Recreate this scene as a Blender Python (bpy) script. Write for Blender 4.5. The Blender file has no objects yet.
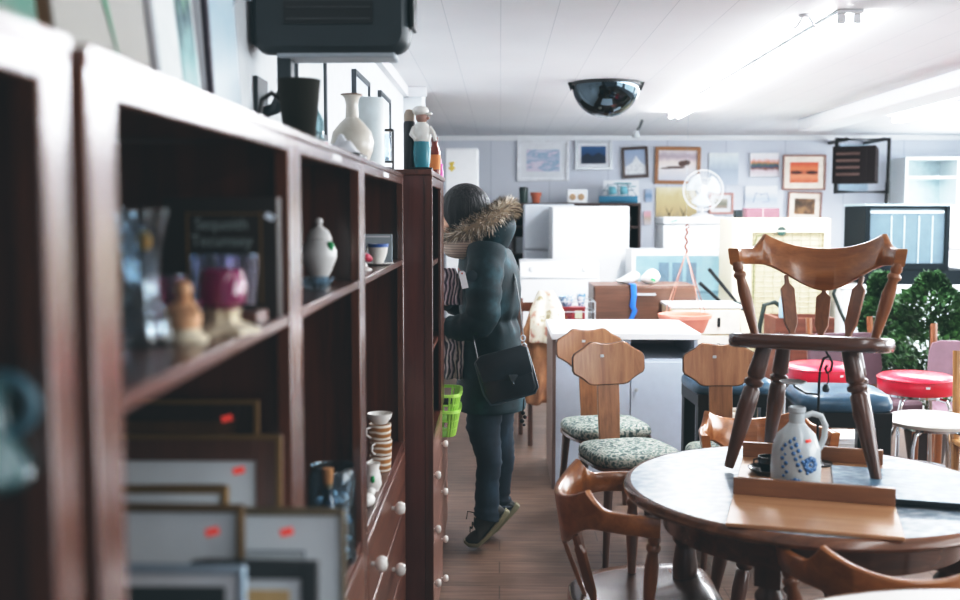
import bpy, bmesh, math, random
from mathutils import Vector, Matrix
random.seed(7)
sc = bpy.context.scene
COL = sc.collection
PI = math.pi
sin, cos = math.sin, math.cos

# ------------------------------------------------------------------ camera
F = 1067.0
CAM = Vector((0, 0, 1.5))
TH = math.atan(87 / F)
PS = math.atan(20 * cos(TH) / F)
FWD = Vector((-sin(PS) * cos(TH), cos(PS) * cos(TH), -sin(TH)))
RGT = Vector((cos(PS), sin(PS), 0))
UPV = RGT.cross(FWD)
cd = bpy.data.cameras.new('camera')
cam = bpy.data.objects.new('camera', cd)
COL.objects.link(cam)
cam.location = CAM
cam.rotation_euler = (PI / 2 - TH, 0, PS)
cd.sensor_width = 36
cd.lens = F * 36 / 960
cd.clip_start = 0.02
cd.dof.use_dof = True
cd.dof.focus_distance = 4.1
cd.dof.aperture_fstop = 2.5
sc.camera = cam

def ray(px, py):
    return FWD * F + RGT * (px - 480) + UPV * (300 - py)
def W(px, py, Y):
    d = ray(px, py); return CAM + d * (Y / d.y)
def PZ(px, py, Z):
    d = ray(px, py); return CAM + d * ((Z - CAM.z) / d.z)
def PX(px, py, X):
    d = ray(px, py); return CAM + d * (X / d.x)

# ------------------------------------------------------------------ materials
def srgb(c):
    if isinstance(c, str):
        c = [int(c[i:i + 2], 16) / 255 for i in (0, 2, 4)]
    return tuple((x / 12.92 if x <= .04045 else ((x + .055) / 1.055) ** 2.4) for x in c) + (1,)
MATS = {}
def new_mat(name):
    m = bpy.data.materials.new(name); m.use_nodes = True
    nt = m.node_tree
    return m, nt, nt.nodes['Principled BSDF']
def mat(name, col, rough=.5, metal=0, coat=0, trans=0, emit=0, var=.08, bump=0, scale=18, alpha=1, ior=1.45, spec=.5):
    """plain material with a little procedural mottling"""
    if name in MATS: return MATS[name]
    m, nt, b = new_mat(name)
    c = srgb(col)
    tc = nt.nodes.new('ShaderNodeTexCoord')
    n = nt.nodes.new('ShaderNodeTexNoise'); n.inputs['Scale'].default_value = scale; n.inputs['Detail'].default_value = 4
    nt.links.new(tc.outputs['Object'], n.inputs['Vector'])
    r = nt.nodes.new('ShaderNodeValToRGB')
    r.color_ramp.elements[0].position = .3; r.color_ramp.elements[1].position = .7
    r.color_ramp.elements[0].color = tuple(max(0, x * (1 - var)) for x in c[:3]) + (1,)
    r.color_ramp.elements[1].color = tuple(min(1, x * (1 + var)) for x in c[:3]) + (1,)
    nt.links.new(n.outputs['Fac'], r.inputs['Fac'])
    nt.links.new(r.outputs['Color'], b.inputs['Base Color'])
    b.inputs['Roughness'].default_value = rough
    b.inputs['Metallic'].default_value = metal
    b.inputs['Coat Weight'].default_value = coat
    b.inputs['Coat Roughness'].default_value = .12
    b.inputs['Transmission Weight'].default_value = trans
    b.inputs['IOR'].default_value = ior
    b.inputs['Specular IOR Level'].default_value = spec
    if emit:
        b.inputs['Emission Color'].default_value = c
        b.inputs['Emission Strength'].default_value = emit
    if bump:
        bp = nt.nodes.new('ShaderNodeBump'); bp.inputs['Strength'].default_value = bump; bp.inputs['Distance'].default_value = .01
        nt.links.new(n.outputs['Fac'], bp.inputs['Height']); nt.links.new(bp.outputs['Normal'], b.inputs['Normal'])
    MATS[name] = m
    return m
def wood(name, dark, light, axis='Z', rough=.35, coat=.3, fine=14, bump=.08):
    if name in MATS: return MATS[name]
    m, nt, b = new_mat(name)
    tc = nt.nodes.new('ShaderNodeTexCoord'); mp = nt.nodes.new('ShaderNodeMapping')
    s = [fine, fine, fine]; s['XYZ'.index(axis)] = fine * .07
    mp.inputs['Scale'].default_value = s
    nt.links.new(tc.outputs['Object'], mp.inputs['Vector'])
    n = nt.nodes.new('ShaderNodeTexNoise'); n.inputs['Scale'].default_value = 2.2; n.inputs['Detail'].default_value = 8
    n.inputs['Roughness'].default_value = .65; n.inputs['Distortion'].default_value = .6
    nt.links.new(mp.outputs['Vector'], n.inputs['Vector'])
    r = nt.nodes.new('ShaderNodeValToRGB')
    r.color_ramp.elements[0].position = .3; r.color_ramp.elements[1].position = .72
    r.color_ramp.elements[0].color = srgb(dark); r.color_ramp.elements[1].color = srgb(light)
    nt.links.new(n.outputs['Fac'], r.inputs['Fac']); nt.links.new(r.outputs['Color'], b.inputs['Base Color'])
    b.inputs['Roughness'].default_value = rough
    b.inputs['Coat Weight'].default_value = coat; b.inputs['Coat Roughness'].default_value = .15
    bp = nt.nodes.new('ShaderNodeBump'); bp.inputs['Strength'].default_value = bump; bp.inputs['Distance'].default_value = .004
    nt.links.new(n.outputs['Fac'], bp.inputs['Height']); nt.links.new(bp.outputs['Normal'], b.inputs['Normal'])
    MATS[name] = m
    return m
def ramp_mat(name, stops, amt=.25, scale=4, axis=2, rough=.6, coat=0, stretch=(1, 1, 1), coords='Generated'):
    """colour bands along one axis broken up by noise: landscapes, marble, cloth"""
    if name in MATS: return MATS[name]
    m, nt, b = new_mat(name)
    tc = nt.nodes.new('ShaderNodeTexCoord')
    sp = nt.nodes.new('ShaderNodeSeparateXYZ'); nt.links.new(tc.outputs[coords], sp.inputs[0])
    mp = nt.nodes.new('ShaderNodeMapping'); mp.inputs['Scale'].default_value = stretch
    nt.links.new(tc.outputs[coords], mp.inputs['Vector'])
    n = nt.nodes.new('ShaderNodeTexNoise'); n.inputs['Scale'].default_value = scale; n.inputs['Detail'].default_value = 6
    nt.links.new(mp.outputs['Vector'], n.inputs['Vector'])
    ma = nt.nodes.new('ShaderNodeMath'); ma.operation = 'MULTIPLY_ADD'
    ma.inputs[1].default_value = amt; ma.inputs[2].default_value = -amt / 2
    nt.links.new(n.outputs['Fac'], ma.inputs[0])
    ad = nt.nodes.new('ShaderNodeMath'); ad.operation = 'ADD'
    nt.links.new(sp.outputs[axis], ad.inputs[0]); nt.links.new(ma.outputs[0], ad.inputs[1])
    r = nt.nodes.new('ShaderNodeValToRGB'); e = r.color_ramp.elements
    while len(e) < len(stops): e.new(.5)
    for i, (p, c) in enumerate(stops):
        e[i].position = p
    for i, (p, c) in enumerate(stops):
        e[i].color = srgb(c)
    nt.links.new(ad.outputs[0], r.inputs['Fac']); nt.links.new(r.outputs['Color'], b.inputs['Base Color'])
    b.inputs['Roughness'].default_value = rough; b.inputs['Coat Weight'].default_value = coat
    MATS[name] = m
    return m
def noise_mat(name, stops, scale=6, rough=.5, coat=0, bump=0, stretch=(1, 1, 1), detail=6, coatr=.1, spec=.5):
    if name in MATS: return MATS[name]
    m, nt, b = new_mat(name)
    tc = nt.nodes.new('ShaderNodeTexCoord')
    mp = nt.nodes.new('ShaderNodeMapping'); mp.inputs['Scale'].default_value = stretch
    nt.links.new(tc.outputs['Object'], mp.inputs['Vector'])
    n = nt.nodes.new('ShaderNodeTexNoise'); n.inputs['Scale'].default_value = scale; n.inputs['Detail'].default_value = detail
    nt.links.new(mp.outputs['Vector'], n.inputs['Vector'])
    r = nt.nodes.new('ShaderNodeValToRGB'); e = r.color_ramp.elements
    while len(e) < len(stops): e.new(.5)
    for i, (p, c) in enumerate(stops): e[i].position = p
    for i, (p, c) in enumerate(stops): e[i].color = srgb(c)
    nt.links.new(n.outputs['Fac'], r.inputs['Fac']); nt.links.new(r.outputs['Color'], b.inputs['Base Color'])
    b.inputs['Roughness'].default_value = rough; b.inputs['Coat Weight'].default_value = coat
    b.inputs['Coat Roughness'].default_value = coatr; b.inputs['Specular IOR Level'].default_value = spec
    if bump:
        bp = nt.nodes.new('ShaderNodeBump'); bp.inputs['Strength'].default_value = bump; bp.inputs['Distance'].default_value = .01
        nt.links.new(n.outputs['Fac'], bp.inputs['Height']); nt.links.new(bp.outputs['Normal'], b.inputs['Normal'])
    MATS[name] = m
    return m
def stripe_mat(name, c1, c2, freq, axis='X', width=.5, rough=.8, noise=.02, blend=.05):
    """parallel stripes in object space"""
    if name in MATS: return MATS[name]
    m, nt, b = new_mat(name)
    tc = nt.nodes.new('ShaderNodeTexCoord')
    sp = nt.nodes.new('ShaderNodeSeparateXYZ'); nt.links.new(tc.outputs['Object'], sp.inputs[0])
    n = nt.nodes.new('ShaderNodeTexNoise'); n.inputs['Scale'].default_value = 12
    nt.links.new(tc.outputs['Object'], n.inputs['Vector'])
    a = nt.nodes.new('ShaderNodeMath'); a.operation = 'MULTIPLY_ADD'; a.inputs[1].default_value = noise
    nt.links.new(n.outputs['Fac'], a.inputs[0]); nt.links.new(sp.outputs['XYZ'.index(axis)], a.inputs[2])
    f = nt.nodes.new('ShaderNodeMath'); f.operation = 'MULTIPLY'; f.inputs[1].default_value = freq
    nt.links.new(a.outputs[0], f.inputs[0])
    fr = nt.nodes.new('ShaderNodeMath'); fr.operation = 'FRACT'; nt.links.new(f.outputs[0], fr.inputs[0])
    r = nt.nodes.new('ShaderNodeValToRGB'); e = r.color_ramp.elements
    e[0].position = max(0, width - blend); e[0].color = srgb(c1); e[1].position = min(1, width + blend); e[1].color = srgb(c2)
    nt.links.new(fr.outputs[0], r.inputs['Fac']); nt.links.new(r.outputs['Color'], b.inputs['Base Color'])
    b.inputs['Roughness'].default_value = rough
    MATS[name] = m
    return m
def glass(name, col='f4fbff', rough=.02, alpha=None):
    if name in MATS: return MATS[name]
    m, nt, b = new_mat(name)
    nt.nodes.remove(b)
    out = nt.nodes['Material Output']
    g = nt.nodes.new('ShaderNodeBsdfGlossy'); g.inputs['Roughness'].default_value = rough
    t = nt.nodes.new('ShaderNodeBsdfTransparent'); t.inputs['Color'].default_value = srgb(col)
    fr = nt.nodes.new('ShaderNodeLayerWeight'); fr.inputs['Blend'].default_value = .35
    mx = nt.nodes.new('ShaderNodeMixShader')
    mul = nt.nodes.new('ShaderNodeMath'); mul.operation = 'MULTIPLY_ADD'; mul.inputs[1].default_value = .35; mul.inputs[2].default_value = .04
    nt.links.new(fr.outputs['Fresnel'], mul.inputs[0])
    nt.links.new(mul.outputs[0], mx.inputs[0]); nt.links.new(t.outputs[0], mx.inputs[1]); nt.links.new(g.outputs[0], mx.inputs[2])
    nt.links.new(mx.outputs[0], out.inputs['Surface'])
    MATS[name] = m
    return m

# ------------------------------------------------------------------ mesh helpers
class MB:
    def __init__(s): s.v = []; s.f = []; s.m = []; s.mi = 0
    def _add(s, vs, fs):
        o = len(s.v); s.v += [tuple(v) for v in vs]
        for f in fs:
            s.f.append([i + o for i in f]); s.m.append(s.mi)
        return s
    def box(s, c, d, R=None):
        x, y, z = d[0] / 2, d[1] / 2, d[2] / 2
        vs = [Vector((a * x, b * y, e * z)) for e in (-1, 1) for b in (-1, 1) for a in (-1, 1)]
        if R is not None: vs = [R @ v for v in vs]
        c = Vector(c)
        return s._add([v + c for v in vs], [(0, 2, 3, 1), (4, 5, 7, 6), (0, 1, 5, 4), (2, 6, 7, 3), (0, 4, 6, 2), (1, 3, 7, 5)])
    def span(s, a, b):
        return s.box([(p + q) / 2 for p, q in zip(a, b)], [abs(q - p) for p, q in zip(a, b)])
    def prism(s, pts, off):
        n = len(pts); off = Vector(off); pts = [Vector(p) for p in pts]
        return s._add(pts + [p + off for p in pts], [list(range(n))[::-1], list(range(n, 2 * n))] + [(i, (i + 1) % n, n + (i + 1) % n, n + i) for i in range(n)])
    def poly(s, pts):
        return s._add(pts, [list(range(len(pts)))])
    def loft(s, rings, cap=True, closed=False):
        n = len(rings[0]); vs = [p for r in rings for p in r]; fs = []
        k = len(rings)
        for i in range(k if closed else k - 1):
            a = i * n; b = ((i + 1) % k) * n
            for j in range(n):
                fs.append((a + j, a + (j + 1) % n, b + (j + 1) % n, b + j))
        if cap and not closed:
            fs.append(list(range(n))[::-1]); fs.append(list(range((k - 1) * n, k * n)))
        return s._add(vs, fs)
    def lathe(s, prof, c=(0, 0, 0), seg=24, R=None, sx=1, sy=1, cap=False):
        c = Vector(c); rings = []
        for r, z in prof:
            ring = []
            for i in range(seg):
                a = 2 * PI * i / seg
                p = Vector((max(r, 1e-5) * cos(a) * sx, max(r, 1e-5) * sin(a) * sy, z))
                if R is not None: p = R @ p
                ring.append(p + c)
            rings.append(ring)
        return s.loft(rings, cap=cap)
    def tube(s, pts, r, seg=8, closed=False, flat=1.0, up=None):
        pts = [Vector(p) for p in pts]; n = len(pts)
        rs = r if isinstance(r, (list, tuple)) else [r] * n
        rings = []; prev = None
        for i in range(n):
            if closed: t = pts[(i + 1) % n] - pts[i - 1]
            else: t = pts[min(i + 1, n - 1)] - pts[max(i - 1, 0)]
            if t.length < 1e-9: t = Vector((0, 0, 1))
            t.normalize()
            if prev is None:
                u = Vector(up) if up is not None else (Vector((0, 0, 1)) if abs(t.z) < .9 else Vector((1, 0, 0)))
            else: u = prev
            u = (u - t * u.dot(t))
            if u.length < 1e-6: u = t.orthogonal()
            u.normalize(); prev = u
            w = t.cross(u)
            rings.append([pts[i] + (u * cos(2 * PI * k / seg) + w * sin(2 * PI * k / seg) * flat) * rs[i] for k in range(seg)])
        return s.loft(rings, closed=closed)
    def ell(s, c, r, seg=20, rows=12, R=None):
        prof = [(sin(PI * i / rows), -cos(PI * i / rows)) for i in range(rows + 1)]
        c = Vector(c); rings = []
        for a, z in prof:
            ring = []
            for i in range(seg):
                t = 2 * PI * i / seg
                p = Vector((max(a, 1e-5) * cos(t) * r[0], max(a, 1e-5) * sin(t) * r[1], z * r[2]))
                if R is not None: p = R @ p
                ring.append(p + c)
            rings.append(ring)
        return s.loft(rings, cap=False)
    def grid(s, fn, nu, nv):
        vs = [fn(i / nu, j / nv) for j in range(nv + 1) for i in range(nu + 1)]
        fs = [(j * (nu + 1) + i, j * (nu + 1) + i + 1, (j + 1) * (nu + 1) + i + 1, (j + 1) * (nu + 1) + i) for j in range(nv) for i in range(nu)]
        return s._add(vs, fs)

def obj(name, mb, m, parent=None, loc=(0, 0, 0), rz=0, bevel=0, smooth=35, weld=True, solid=0, sub=0, remesh=0, rot=None):
    me = bpy.data.meshes.new(name)
    me.from_pydata(mb.v, [], mb.f)
    ms = m if isinstance(m, (list, tuple)) else [m]
    for x in ms: me.materials.append(x)
    me.polygons.foreach_set('material_index', [min(i, len(ms) - 1) for i in mb.m])
    bm = bmesh.new(); bm.from_mesh(me)
    if weld: bmesh.ops.remove_doubles(bm, verts=bm.verts, dist=2e-5)
    bmesh.ops.recalc_face_normals(bm, faces=bm.faces)
    bm.to_mesh(me); bm.free()
    if smooth:
        me.shade_smooth(); me.set_sharp_from_angle(angle=math.radians(smooth))
    o = bpy.data.objects.new(name, me); COL.objects.link(o)
    o.location = loc; o.rotation_euler = rot if rot else (0, 0, rz)
    if parent is not None: o.parent = parent
    if solid:
        k = o.modifiers.new('solid', 'SOLIDIFY'); k.thickness = solid; k.offset = 0
    if remesh:
        k = o.modifiers.new('remesh', 'REMESH'); k.mode = 'VOXEL'; k.voxel_size = remesh; k.use_smooth_shade = True
        k = o.modifiers.new('smooth', 'SMOOTH'); k.iterations = 3; k.factor = .5
    if bevel:
        k = o.modifiers.new('bevel', 'BEVEL'); k.width = bevel; k.segments = 2; k.limit_method = 'ANGLE'; k.angle_limit = math.radians(40)
    if sub:
        k = o.modifiers.new('sub', 'SUBSURF'); k.levels = sub; k.render_levels = sub
    return o
def tag(o, label, cat, group=None):
    o['label'] = label; o['category'] = cat
    if group: o['group'] = group
    return o
def thing(name, label, cat, loc=(0, 0, 0), rz=0, group=None, rot=None):
    o = bpy.data.objects.new(name, None); COL.objects.link(o)
    o.empty_display_size = .05
    o.location = loc; o.rotation_euler = rot if rot else (0, 0, rz)
    return tag(o, label, cat, group)
def single(name, mb, m, label, cat, group=None, **k):
    return tag(obj(name, mb, m, **k), label, cat, group)
def struct(name, mb, m, **k):
    o = obj(name, mb, m, **k); o['kind'] = 'structure'; return o
def dup(root, loc, rz, label, group=None, scale=None, rot=None):
    r = root.copy(); COL.objects.link(r); r.location = loc; r.rotation_euler = rot if rot else (0, 0, rz)
    if scale: r.scale = scale
    r['label'] = label
    if group: r['group'] = group
    for ch in list(root.children):
        c = ch.copy(); COL.objects.link(c); c.parent = r
        for g in ch.children:
            d = g.copy(); COL.objects.link(d); d.parent = c
    return r
def text_mb(body, size, name='t'):
    cu = bpy.data.curves.new(name, 'FONT'); cu.body = body; cu.size = size; cu.align_x = 'CENTER'; cu.align_y = 'CENTER'; cu.extrude = size * .01
    o = bpy.data.objects.new(name, cu); COL.objects.link(o)
    dg = bpy.context.evaluated_depsgraph_get()
    me = bpy.data.meshes.new_from_object(o.evaluated_get(dg))
    mb = MB(); mb.v = [tuple(v.co) for v in me.vertices]; mb.f = [list(p.vertices) for p in me.polygons]; mb.m = [0] * len(mb.f)
    bpy.data.objects.remove(o); bpy.data.curves.remove(cu); bpy.data.meshes.remove(me)
    return mb
def RX(a): return Matrix.Rotation(a, 3, 'X')
def RY(a): return Matrix.Rotation(a, 3, 'Y')
def RZ(a): return Matrix.Rotation(a, 3, 'Z')

# ------------------------------------------------------------------ shared materials
mahog = wood('mahogany_vertical', '38190e', '6a3522', 'Z', .3, .5)
mahog_face = wood('mahogany_polished', '43200f', '7a4128', 'Z', .26, 1.0)
_b = mahog_face.node_tree.nodes['Principled BSDF']; _b.inputs['Coat IOR'].default_value = 1.7; _b.inputs['Coat Roughness'].default_value = .2
mahogY = wood('mahogany_lengthwise', '38190e', '6f3824', 'Y', .3, .5)
mahog_shaded = wood('mahogany_shaded', '1d0f0c', '331b15', 'Z', .5, .1)  # darker mahogany copy, shade of the cabinet interiors put into the colour
chairwood = wood('chair_oak', '834b22', 'b6753f', 'X', .28, .5, 16)
chairwoodz = wood('chair_oak_upright', '6a3c20', '995f36', 'Z', .3, .5, 16)
darkwoodz = wood('dark_turned_wood', '3a2015', '5e3623', 'Z', .3, .5, 16)
darkwoodx = wood('dark_seat_wood', '3e231a', '66402e', 'X', .25, .6, 14)
lightwood = wood('light_leaf_wood', 'a9764f', 'c99b74', 'X', .4, .3, 10)
plywood = wood('chair_plywood', '77492e', 'b08059', 'Z', .4, .25, 12)
white = mat('white_enamel', 'eef0f2', .35, coat=.2, var=.02)
whitem = mat('white_matte', 'e8eaee', .7, var=.03)
cream = mat('cream_enamel', 'efe2c4', .4, coat=.2, var=.03)
black = mat('black_plastic', '14181a', .4, var=.1)
blackm = mat('black_metal', '101416', .35, .3, var=.1)
chrome = mat('chrome', 'd8dcdf', .15, 1, var=.02)
navy = mat('navy_vinyl', '35566c', .35, coat=.3, var=.15, bump=.1)
redv = mat('red_vinyl', 'd3203f', .3, coat=.4, var=.06)
whitev = mat('white_vinyl', 'eceae4', .35, coat=.3, var=.03)
porcelain = mat('porcelain', 'f1eee8', .2, coat=.5, var=.02)
gold = mat('gold_trim', 'a9803f', .4, .5, var=.15)
clear = glass('clear_glass')
pane = glass('window_pane', 'eaf4f8')
sticker_m = mat('orange_red_sticker', 'ff5346', .6, emit=.25, var=.02)  # slight emission stands in for light falling on the stickers
paper = mat('mat_board', 'eaf0f3', .8, var=.03)
silver = mat('silver_frame', 'c9ced2', .35, .4, var=.05)

# ------------------------------------------------------------------ room shell
H = 2.3
YB = 11.2
m_floor = None
def floor_mat():
    m, nt, b = new_mat('worn_floor_boards')
    tc = nt.nodes.new('ShaderNodeTexCoord')
    mp = nt.nodes.new('ShaderNodeMapping'); mp.inputs['Rotation'].default_value = (0, 0, 0)
    nt.links.new(tc.outputs['Object'], mp.inputs['Vector'])
    br = nt.nodes.new('ShaderNodeTexBrick'); br.inputs['Scale'].default_value = 1
    br.inputs['Brick Width'].default_value = .9; br.inputs['Row Height'].default_value = .15; br.inputs['Mortar Size'].default_value = .003
    br.inputs['Color1'].default_value = srgb('7d6354'); br.inputs['Color2'].default_value = srgb('8d7464'); br.inputs['Mortar'].default_value = srgb('5a463b')
    nt.links.new(mp.outputs['Vector'], br.inputs['Vector'])
    mp2 = nt.nodes.new('ShaderNodeMapping'); mp2.inputs['Scale'].default_value = (1.5, 14, 1)
    nt.links.new(tc.outputs['Object'], mp2.inputs['Vector'])
    n = nt.nodes.new('ShaderNodeTexNoise'); n.inputs['Scale'].default_value = 2.5; n.inputs['Detail'].default_value = 8
    nt.links.new(mp2.outputs['Vector'], n.inputs['Vector'])
    n2 = nt.nodes.new('ShaderNodeTexNoise'); n2.inputs['Scale'].default_value = 1.7; n2.inputs['Detail'].default_value = 5
    nt.links.new(tc.outputs['Object'], n2.inputs['Vector'])
    mx = nt.nodes.new('ShaderNodeMixRGB'); mx.blend_type = 'MULTIPLY'; mx.inputs[0].default_value = .7
    r = nt.nodes.new('ShaderNodeValToRGB'); r.color_ramp.elements[0].position = .3; r.color_ramp.elements[1].position = .7
    r.color_ramp.elements[0].color = srgb('8a7a6c'); r.color_ramp.elements[1].color = srgb('ffffff')
    nt.links.new(n.outputs['Fac'], r.inputs['Fac'])
    nt.links.new(br.outputs['Color'], mx.inputs[1]); nt.links.new(r.outputs['Color'], mx.inputs[2])
    mx2 = nt.nodes.new('ShaderNodeMixRGB'); mx2.blend_type = 'MULTIPLY'; mx2.inputs[0].default_value = .6
    r2 = nt.nodes.new('ShaderNodeValToRGB'); r2.color_ramp.elements[0].position = .35; r2.color_ramp.elements[1].position = .65
    r2.color_ramp.elements[0].color = srgb('9a8674'); r2.color_ramp.elements[1].color = srgb('ffffff')
    nt.links.new(n2.outputs['Fac'], r2.inputs['Fac'])
    nt.links.new(mx.outputs[0], mx2.inputs[1]); nt.links.new(r2.outputs['Color'], mx2.inputs[2])
    nt.links.new(mx2.outputs[0], b.inputs['Base Color'])
    b.inputs['Roughness'].default_value = .42
    return m
struct('floor', MB().span((-3, -2, -.1), (5.1, YB + .1, 0)), floor_mat())

def board_mat(name, base, groove, axis, pitch, off=0, gw=.03):
    """painted boards with fine grooves"""
    m, nt, b = new_mat(name)
    tc = nt.nodes.new('ShaderNodeTexCoord')
    sp = nt.nodes.new('ShaderNodeSeparateXYZ'); nt.links.new(tc.outputs['Object'], sp.inputs[0])
    a = nt.nodes.new('ShaderNodeMath'); a.operation = 'ADD'; a.inputs[1].default_value = off
    nt.links.new(sp.outputs[axis], a.inputs[0])
    f = nt.nodes.new('ShaderNodeMath'); f.operation = 'DIVIDE'; f.inputs[1].default_value = pitch
    nt.links.new(a.outputs[0], f.inputs[0])
    fr = nt.nodes.new('ShaderNodeMath'); fr.operation = 'FRACT'; nt.links.new(f.outputs[0], fr.inputs[0])
    lt = nt.nodes.new('ShaderNodeMath'); lt.operation = 'LESS_THAN'; lt.inputs[1].default_value = gw
    nt.links.new(fr.outputs[0], lt.inputs[0])
    fl = nt.nodes.new('ShaderNodeMath'); fl.operation = 'FLOOR'; nt.links.new(f.outputs[0], fl.inputs[0])
    wn = nt.nodes.new('ShaderNodeTexWhiteNoise'); wn.noise_dimensions = '1D'; nt.links.new(fl.outputs[0], wn.inputs['W'])
    n = nt.nodes.new('ShaderNodeTexNoise'); n.inputs['Scale'].default_value = 2; n.inputs['Detail'].default_value = 5
    nt.links.new(tc.outputs['Object'], n.inputs['Vector'])
    s = nt.nodes.new('ShaderNodeMath'); s.operation = 'ADD'; nt.links.new(n.outputs['Fac'], s.inputs[0])
    w = nt.nodes.new('ShaderNodeMath'); w.operation = 'MULTIPLY'; w.inputs[1].default_value = .3; nt.links.new(wn.outputs['Value'], w.inputs[0])
    nt.links.new(w.outputs[0], s.inputs[1])
    r = nt.nodes.new('ShaderNodeValToRGB'); r.color_ramp.elements[0].position = .35; r.color_ramp.elements[1].position = .95
    c = srgb(base); r.color_ramp.elements[0].color = tuple(x * .93 for x in c[:3]) + (1,); r.color_ramp.elements[1].color = c
    nt.links.new(s.outputs[0], r.inputs['Fac'])
    mx = nt.nodes.new('ShaderNodeMixRGB'); nt.links.new(lt.outputs[0], mx.inputs[0]); nt.links.new(r.outputs['Color'], mx.inputs[1])
    mx.inputs[2].default_value = srgb(groove)
    nt.links.new(mx.outputs[0], b.inputs['Base Color']); b.inputs['Roughness'].default_value = .55
    return m
struct('ceiling', MB().span((-3, -2, H), (5.1, YB + .1, H + .1)), board_mat('painted_ceiling_boards', 'eceef1', 'd3d7db', 0, .225, 9, .018))
struct('wall_back', MB().span((-3, YB, 0), (5.1, YB + .1, H)), board_mat('pale_wall_panelling', 'd3d8e2', 'b4bac6', 0, .61, 9.25, .014))
wl = mat('left_wall_paint', 'e6ebee', .6, var=.03)
struct('wall_left', MB().span((-.72, -2, 0), (-.62, 6.9, H)), wl)
struct('wall_left_pier', MB().span((-.72, 6.9, 0), (-.5, 7.2, H)), wl)
struct('wall_far_left', MB().span((-3.1, 7.2, 0), (-3, YB, H)), wl)
struct('wall_recess', MB().span((-3, 7.1, 0), (-.72, 7.2, H)), wl)
rw = MB()   # right wall with two tall daylight openings
rw.span((5.0, -2, 0), (5.1, YB, .9)); rw.span((5.0, -2, 2.15), (5.1, YB, H))
for a, b_ in ((-2, -.5), (3.2, 4.2), (7.9, 8.5), (10.6, YB)): rw.span((5.0, a, .9), (5.1, b_, 2.15))
struct('wall_right', rw, mat('right_wall_paint', 'dcdfe4', .6, var=.03))
for i, (a, b_) in enumerate(((-.5, 3.2), (4.2, 7.9), (8.5, 10.6))):
    fr = MB()
    for y in (a + .03, (a + b_) / 2, b_ - .03): fr.span((5.02, y - .03, .9), (5.07, y + .03, 2.15))
    for z in (.93, 2.12): fr.span((5.02, a, z - .03), (5.07, b_, z + .03))
    w = struct('window_%d' % (i + 1), fr, white)
    p = obj('window_pane', MB().span((5.04, a + .06, .96), (5.045, b_ - .06, 2.09)), pane, w)
trimw = mat('trim_white', 'e9ebee', .5, var=.02)
tb = MB(); tb.span((-3, YB - .03, H - .05), (5, YB - .001, H - .001)); struct('trim_1', tb, trimw)
tb = MB(); tb.span((-.619, -2, H - .06), (-.585, 6.9, H - .001)); struct('trim_2', tb, trimw)
tb = MB(); tb.span((-.619, 6.86, H - .06), (-.47, 6.899, H - .001)); struct('trim_3', tb, trimw)
tb = MB(); tb.span((2.55, 4.6, H - .10), (2.80, 9.3, H - .001)); struct('trim_4', tb, trimw, bevel=.01)
tb = MB(); tb.span((-3, YB - .02, 0), (5, YB - .001, .1)); struct('baseboard_back', tb, trimw)

# ceiling light strips with tubes
tube_m = mat('lit_tube', 'f4f8ff', .4, emit=70, var=.0)
def ceiling_strip(label, x, y0, y1):
    t = thing('ceiling_light', label, 'light', (x, (y0 + y1) / 2, H))
    L = (y1 - y0)
    h = MB(); h.span((-.05, -L / 2, -.016), (.05, L / 2, -.001)); obj('housing', h, white, t, bevel=.004)
    for s in (-.03, .03):
        n = max(1, round(L / 1.4)); seg = L / n
        for k in range(n):
            b = MB(); b.tube([(s, -L / 2 + seg * k + .04, -.038), (s, -L / 2 + seg * (k + 1) - .04, -.038)], .016, 8)
            o = obj('tube', b, tube_m, t)
            for q in (.03, seg - .03):
                e = MB(); e.span((s - .014, -L / 2 + seg * k + q - .012, -.052), (s + .014, -L / 2 + seg * k + q + .012, -.014))
                obj('lamp_holder', e, white, t)
    return t
ceiling_strip('long white fluorescent strip light on the ceiling above the tables', 1.38, 4.3, 8.6)
ceiling_strip('fluorescent strip light on the ceiling near the black wall heater', 3.28, 6.3, 9.0)
def area(name, loc, sx, sy, power, rot=(0, 0, 0), col=(.93, .97, 1)):
    l = bpy.data.lights.new(name, 'AREA'); l.shape = 'RECTANGLE'; l.size = sx; l.size_y = sy; l.energy = power; l.color = col
    o = bpy.data.objects.new(name, l); COL.objects.link(o); o.location = loc; o.rotation_euler = rot
    return o
area('overhead_glow', (1.38, 6.45, 2.2), .3, 4.2, 70)
area('overhead_glow', (3.28, 7.65, 2.2), .3, 2.6, 50)
area('overhead_glow', (1.38, .4, 2.24), .3, 4.0, 26)  # unseen light added over the near tables, no fixture above it
area('overhead_glow', (3.4, 2.0, 2.24), .3, 4.0, 30)  # second added light out of view, also without a fixture
for a, b_, p in ((-.5, 3.2, 105), (4.2, 7.9, 125), (8.5, 10.6, 70)):
    area('window_daylight', (4.98, (a + b_) / 2, 1.52), b_ - a - .1, 1.15, p, (0, PI / 2, 0) if False else (PI / 2, 0, PI / 2), (.92, .97, 1))
w = bpy.data.worlds.new('overcast_sky'); sc.world = w; w.use_nodes = True
bg = w.node_tree.nodes['Background']; bg.inputs[0].default_value = (.75, .86, 1, 1); bg.inputs[1].default_value = .52
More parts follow.
